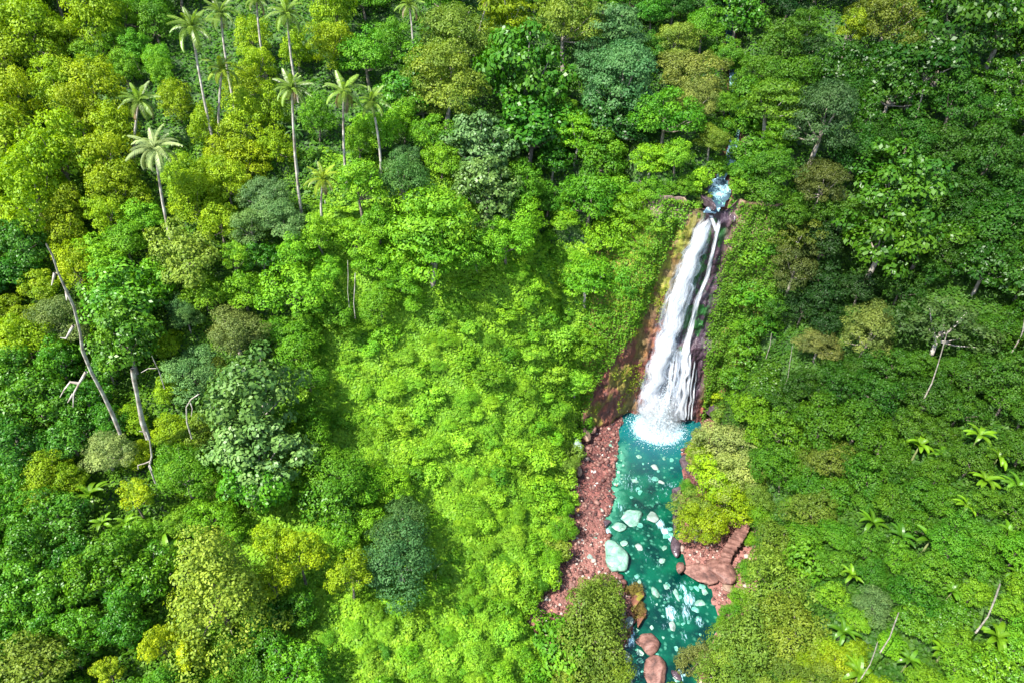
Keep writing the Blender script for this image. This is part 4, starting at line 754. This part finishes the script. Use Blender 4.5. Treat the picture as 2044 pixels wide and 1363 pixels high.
SEED = [(60, 60, 'clove', 'yg', 112), (180, 60, 'clove', 'yg', 105), (60, 220, 'clove', 'yg', 118), (180, 220, 'clove', 'yg', 110), (60, 400, 'clove', 'yg', 112), (70, 430, 'clove', 'y', 90), (200, 400, 'clove', 'yg', 105), (150, 480, 'clove', 'yg', 90), (330, 60, 'clove', 'g', 80), (310, 20, 'round', 'dg', 80), (260, 110, 'clove', 'lg', 70),
        (500, 80, 'clove', 'yg', 80), (420, 300, 'clove', 'yg', 84), (520, 240, 'clove', 'yg', 80), (470, 380, 'clove', 'yg', 82), (640, 60, 'clove', 'yg', 80), (700, 80, 'clove', 'g', 80), (760, 60, 'round', 'g', 80), (640, 250, 'clove', 'lg', 70), (560, 380, 'fine', 'pl', 80), (560, 440, 'fine', 'pl', 90), (640, 480, 'round', 'lg', 80),
        (30, 560, 'dark', 'dg', 110), (40, 640, 'round', 'yg', 80), (50, 760, 'dark', 'g', 100), (60, 850, 'dark', 'dg', 100), (30, 1000, 'dark', 'g', 90), (100, 950, 'round', 'yg', 80), (130, 870, 'dark', 'dg', 90), (120, 1080, 'dark', 'dg', 100), (60, 1180, 'dark', 'g', 100), (220, 1150, 'dark', 'g', 110), (260, 1220, 'dark', 'dg', 100), (170, 1290, 'dark', 'g', 90), (250, 500, 'round', 'lg', 80), (200, 560, 'clove', 'yg', 80),
        (320, 820, 'round', 'yg', 70), (300, 1010, 'round', 'lg', 70), (560, 1310, 'dark', 'dg', 110), (450, 1320, 'round', 'g', 90), (620, 1320, 'dark', 'g', 90), (600, 820, 'round', 'lg', 80), (620, 740, 'round', 'lg', 80), (680, 860, 'round', 'lg', 90), (430, 830, 'round', 'ol', 70), (560, 700, 'round', 'g', 80), (690, 440, 'dark', 'g', 80), (740, 500, 'round', 'lg', 80), (780, 480, 'round', 'lg', 90),
        (1000, 500, 'round', 'lg', 90), (1060, 450, 'round', 'lg', 80), (1180, 400, 'round', 'g', 90), (1250, 350, 'round', 'lg', 80), (1130, 400, 'round', 'g', 80), (1280, 300, 'tier', 'lg', 90), (1340, 330, 'round', 'lg', 80), (1230, 480, 'round', 'lg', 90), (1350, 400, 'round', 'g', 60), (1080, 80, 'fine', 'g', 100), (1180, 30, 'fine', 'g', 90), (1280, 30, 'round', 'dg', 80), (1340, 20, 'round', 'dd', 80),
        (1560, 30, 'round', 'dd', 100), (1640, 130, 'round', 'g', 90), (1720, 150, 'dark', 'dg', 100), (1950, 150, 'dark', 'g', 110), (2010, 250, 'dark', 'g', 110), (1900, 260, 'round', 'dg', 110), (1530, 300, 'tier', 'lg', 90), (1600, 300, 'round', 'g', 90), (1720, 300, 'round', 'dg', 90), (1540, 400, 'round', 'g', 90), (1500, 480, 'round', 'g', 70), (1990, 420, 'round', 'dg', 110), (1960, 540, 'dark', 'dg', 110),
        (1500, 580, 'round', 'g', 80), (1530, 640, 'round', 'dg', 80), (1640, 600, 'round', 'dd', 90), (1700, 580, 'round', 'dd', 90), (1800, 610, 'round', 'dg', 80), (1500, 700, 'round', 'g', 80), (1560, 760, 'round', 'dg', 80), (1670, 770, 'round', 'dg', 80), (1760, 760, 'round', 'dg', 90), (1850, 800, 'round', 'g', 80), (1960, 720, 'round', 'g', 100), (2010, 800, 'round', 'g', 90), (1500, 820, 'bush', 'lg', 60),
        (1580, 930, 'round', 'g', 80), (1640, 960, 'round', 'ol', 80), (1700, 980, 'round', 'g', 80), (1780, 1000, 'round', 'g', 70), (1560, 1050, 'softbush', 'lg', 80), (1650, 1060, 'round', 'g', 70), (1680, 1200, 'round', 'lg', 70), (1790, 1180, 'round', 'dg', 70), (1830, 1130, 'round', 'g', 70), (1950, 1110, 'round', 'g', 80), (1760, 1230, 'fine', 'pl', 80), (1900, 1240, 'dark', 'g', 80), (2000, 1220, 'round', 'lg', 70), (2010, 1340, 'dark', 'lg', 80), (1900, 1340, 'round', 'lg', 70), (1660, 1340, 'round', 'yg', 60), (1600, 1340, 'softbush', 'ol', 80)]
sa = np.array([(a, b) for a, b, *_ in SEED], float)
ntree = 0
for k in range(14000):
    x = random.uniform(-230, 2330); y = random.uniform(-90, 1440)
    jx, jy = x+random.gauss(0, 22), y+random.gauss(0, 22); q = SEED[int(np.argmin((sa[:, 0]-jx)**2+(sa[:, 1]-jy)**2))]
    slope = inside(x, y, SLOPE)
    sp_, c, d = q[2], q[3], q[4]*random.uniform(.72, 1.12)
    if slope: sp_, c, d = random.choices(['bush', 'softbush', 'round'], [8, 4, 1])[0], random.choices(['vn', 'lg', 'g'], [9, 4, 1])[0], random.uniform(30, 60)
    r_ = d/2
    if near_keep(x, y, r_*.8): continue
    if any((x-a)**2+(y-b)**2 < ((r_*.72+rr_*.9))**2 for a, b, rr_ in PAL): continue
    kk = .67 if not slope else .82
    if any((x-p[0])**2+(y-p[1])**2 < ((kk if not p[6] else (kk+.42 if p[4] == 'smallball' else kk+.34 if p[4] == 'cone' else kk+.16))*(r_+p[2]*.92))**2 for p in PLACED): continue
    tree(x, y, d, sp_, c, zs=.72 if slope else 1.); ntree += 1
print('fillers', ntree, 'placed', len(PLACED))
# ---------------------------------------------------------------- ground cover (leafy vines and undergrowth)
def cover(n, x0, x1, y0, y1, size, seed, keep, lift, name, colour, label_kind='stuff'):
    r = np.random.default_rng(seed); x = r.uniform(x0, x1, n); y = r.uniform(y0, y1, n)
    ok = keep(x, y, r) & (vegmask(x, y) > r.uniform(.05, .5, n)); x = x[ok]; y = y[ok]; e = .35
    z = Z(x, y); gx = (Z(x+e, y)-Z(x-e, y))/(2*e); gy = (Z(x, y+e)-Z(x, y-e))/(2*e)
    Nn = unit(np.stack([-gx, -gy, np.ones_like(gx)], -1))
    # keep density even on steep ground
    C = np.stack([x, y, z], -1)+Nn*(lift*r.uniform(-.1, 1, len(x))**1)[:, None]
    d = C-O; zz_ = d@CF; u_ = (d@CR)/zz_; v_ = (d@CU)/zz_; ok = (zz_ > 5) & (np.abs(u_) < 1.0) & (np.abs(v_) < .66)
    C = C[ok]; Nn = Nn[ok]; k = len(C)
    tint = np.clip(.5+1.3*(fbm(C[:, 0]/1.6, C[:, 1]/1.6, seed, 3)-.45)+r.normal(0, .2, k), 0, 1)
    V, Fq = leafquads(C, Nn+[0, 0, .3]+r.normal(size=(k, 3))*.42, size*r.uniform(.6, 1.3, k), .62, .18, seed)
    o = link(name, mesh(name, V, Fq, LEAF, False, {'tint': ('FACE', 'FLOAT', tint)})); o.color = (*colour, 1); tag(o, kind='stuff'); print(name, k); return o
cover(420000, -30, 18, 34, 100, .46, 5, lambda x, y, r: np.ones(len(x), bool), .45, 'vine_cover', (.18, .33, .016))
cover(330000, 26, 105, 34, 100, .44, 6, lambda x, y, r: np.ones(len(x), bool), .5, 'undergrowth', (.04, .10, .008))  # right slope: dimmer light put into this darker leaf colour
cover(240000, -110, -30, 26, 100, .42, 7, lambda x, y, r: np.ones(len(x), bool), .5, 'undergrowth', (.09, .19, .008))
cover(240000, -150, 150, 94, 180, .6, 8, lambda x, y, r: np.ones(len(x), bool), .6, 'undergrowth', (.055, .14, .008))
# leafy fringe hanging on the cliff
def fringe(n, seed, f, size, colour, name):
    r = np.random.default_rng(seed); U_ = r.uniform(11.5, 43, n); W_ = r.uniform(0, 41, n); ok = f(U_, W_, r); U_ = U_[ok]; W_ = W_[ok]
    a = ((U_-11.5)/31.5*(nx-1)).astype(int); b = ((W_+1.2)/42.7*(nz-1)).astype(int); C = np.stack([U_, Yc[b, a]-r.uniform(0, .7, len(U_)), W_], -1); k = len(C)
    V, Fq = leafquads(C, np.array([-.2, -.8, .6])+r.normal(size=(k, 3))*.5, size*r.uniform(.6, 1.3, k), .6, .2, seed, np.array([0, 0, -.5]))
    o = link(name, mesh(name, V, Fq, LEAF, False, {'tint': ('FACE', 'FLOAT', np.clip(r.normal(.5, .22, k), 0, 1))})); o.color = (*colour, 1); tag(o, kind='stuff')
def f1(u, w_, r): return w_ > VL(u)+r.normal(0, .8, len(u))
def f2(u, w_, r): return (u > np.interp(w_, [0, 8, 14, 22, 30, 36, 41], [35.5, 34.3, 33.2, 32.6, 32.6, 33.2, 33.4])+r.normal(0, .4, len(u)))
def f3(u, w_, r): return (w_ > 13) & (u > 28.3) & (u < 32.3) & (fbm(u/1.2, w_/1.8, 17, 3) > .56)
fringe(60000, 31, f1, .34, (.10, .22, .01), 'cliff_vines'); fringe(26000, 35, lambda u, w_, r: (u < 24.5) & (fbm(u/2.2, w_/2.6, 27, 4) > .535) & (w_ > 2), .26, (.17, .22, .01), 'cliff_moss'); fringe(110000, 32, f2, .32, (.08, .17, .008), 'cliff_vines'); fringe(9000, 33, f3, .22, (.02, .16, .02), 'cliff_moss')
# ---------------------------------------------------------------- labels for everything not yet named by hand
LM = [('the lone pale palm', 310, 300), ('the longest-trunked palm', 390, 90), ('the drooping yellow-fronded palm', 443, 140), ('the middle pair of palms', 635, 190), ('the small yellowish palm', 645, 370), ('the long leaning bare trunk', 150, 620), ('the thick pale trunk', 275, 790), ('the curly dead branch', 295, 900),
      ('the tall big-leaved tree', 510, 820), ('the olive cone-shaped tree', 430, 1150), ('the golden-yellow tree', 548, 1160), ('the blue-green dense tree', 795, 1110), ('the flat-layered tree', 860, 450), ('the blue-tinted tree', 808, 355), ('the great dark glossy tree', 1045, 210), ('the vivid yellow-green tree', 1010, 40), ('the wide bluish-dark tree', 1240, 180),
      ('the white upper cascades', 1460, 280), ('the waterfall lip', 1430, 400), ('the middle of the waterfall', 1350, 600), ('the plunge pool', 1300, 870), ('the pale tree by the pool', 1450, 900), ('the pink rock shelf', 1420, 1145), ('the stone steps', 1475, 1070), ('the left gravel bank', 1170, 960), ('the lower rubble pocket', 1080, 1215), ('the bottom pink boulders', 1305, 1320),
      ('the broad feathery bush', 1540, 1180), ('the large glossy-leaved tree', 1790, 420), ('the straw-tinted tree', 1735, 670), ('the slender leaning stem', 1877, 710), ('the slanted lower-right trunk', 1985, 1195), ('the top right big-leaved tree', 1905, 60), ('the bottom left corner', 0, 1363), ('the top left corner', 0, 0), ('the bottom right corner', 2044, 1363), ('the middle slope', 850, 850), ('the right edge midpoint', 2044, 680), ('the left edge midpoint', 0, 680)]
ORD = ['nearest', 'second-nearest', 'third-nearest', 'fourth-nearest', 'fifth-nearest', 'sixth-nearest', 'seventh-nearest', 'eighth-nearest', 'ninth-nearest', 'tenth-nearest', 'eleventh-nearest', 'twelfth-nearest']+[f'{a}-nearest' for a in ('thirteenth', 'fourteenth', 'fifteenth', 'sixteenth', 'seventeenth', 'eighteenth', 'nineteenth', 'twentieth')]
def where(px, py):
    n_, lx, ly = min(LM, key=lambda l: (l[1]-px)**2+(l[2]-py)**2); dx, dy = px-lx, py-ly
    if math.hypot(dx, dy) < 22: return 'beside', n_, math.hypot(dx, dy)
    a = math.degrees(math.atan2(-dy, dx)) % 360
    return ['right of', 'up and right of', 'above', 'up and left of', 'left of', 'down and left of', 'below', 'down and right of'][int((a+22.5)//45) % 8], n_, math.hypot(dx, dy)
GRP = lambda e: {'shrub': 'leafy shrubs on the slopes', 'banana plant': 'banana plants in the undergrowth'}.get(e['category'], e.name.split('.')[0].replace('_', ' ')+'s on the forest slopes')
items = [(p[0], p[1], p[3], CN[p[5]]+' '+SN[p[4]], p[6]) for p in PLACED]+[(a, b, e, 'broad-leaved banana plant', None) for a, b, e in BAN]
buck = {}
for px, py, e, look, lab in items:
    e['group'] = GRP(e)
    if lab: e['label'] = lab; continue
    rel, n_, dist = where(px, py); buck.setdefault((look, rel, n_), []).append((dist, e))
for (look, rel, n_), L_ in buck.items():
    L_.sort(key=lambda q: q[0])
    for i, (_, e) in enumerate(L_):
        e['label'] = f'{look} {rel} {n_}' if len(L_) == 1 else f'{ORD[min(i, 19)]} {look} {rel} {n_}'

# the larger loose stones are told apart by what they lie beside
SL = [('the largest midstream rock', 1263, 1037), ('the huge rounded boulder', 1224, 1114), ('the lower midstream rock cluster', 1313, 1183), ('the rust-coloured strip', 1274, 1210), ('the foot of the waterfall', 1315, 860), ('the upper pink boulder', 1299, 1287), ('the broad mint shelf', 1396, 1205), ('the long flat whitish rock', 1306, 933), ('the long grey boulder', 1149, 893), ('the upper orange rock', 1152, 994), ('the larger orange rock', 1152, 1017)]
LM[:] = SL; bk = {}
for px, py, s_, nm, o in STN:
    if s_ < 5.5: continue
    rel, n_, dist = where(px, py); bk.setdefault((nm, rel, n_), []).append((dist, o))
for (nm, rel, n_), L_ in bk.items():
    L_.sort(key=lambda q: q[0])
    for i, (_, o) in enumerate(L_): o['label'] = f'larger {nm} {rel} {n_}' if len(L_) == 1 else f'{ORD[min(i, 19)]} larger {nm} {rel} {n_}'
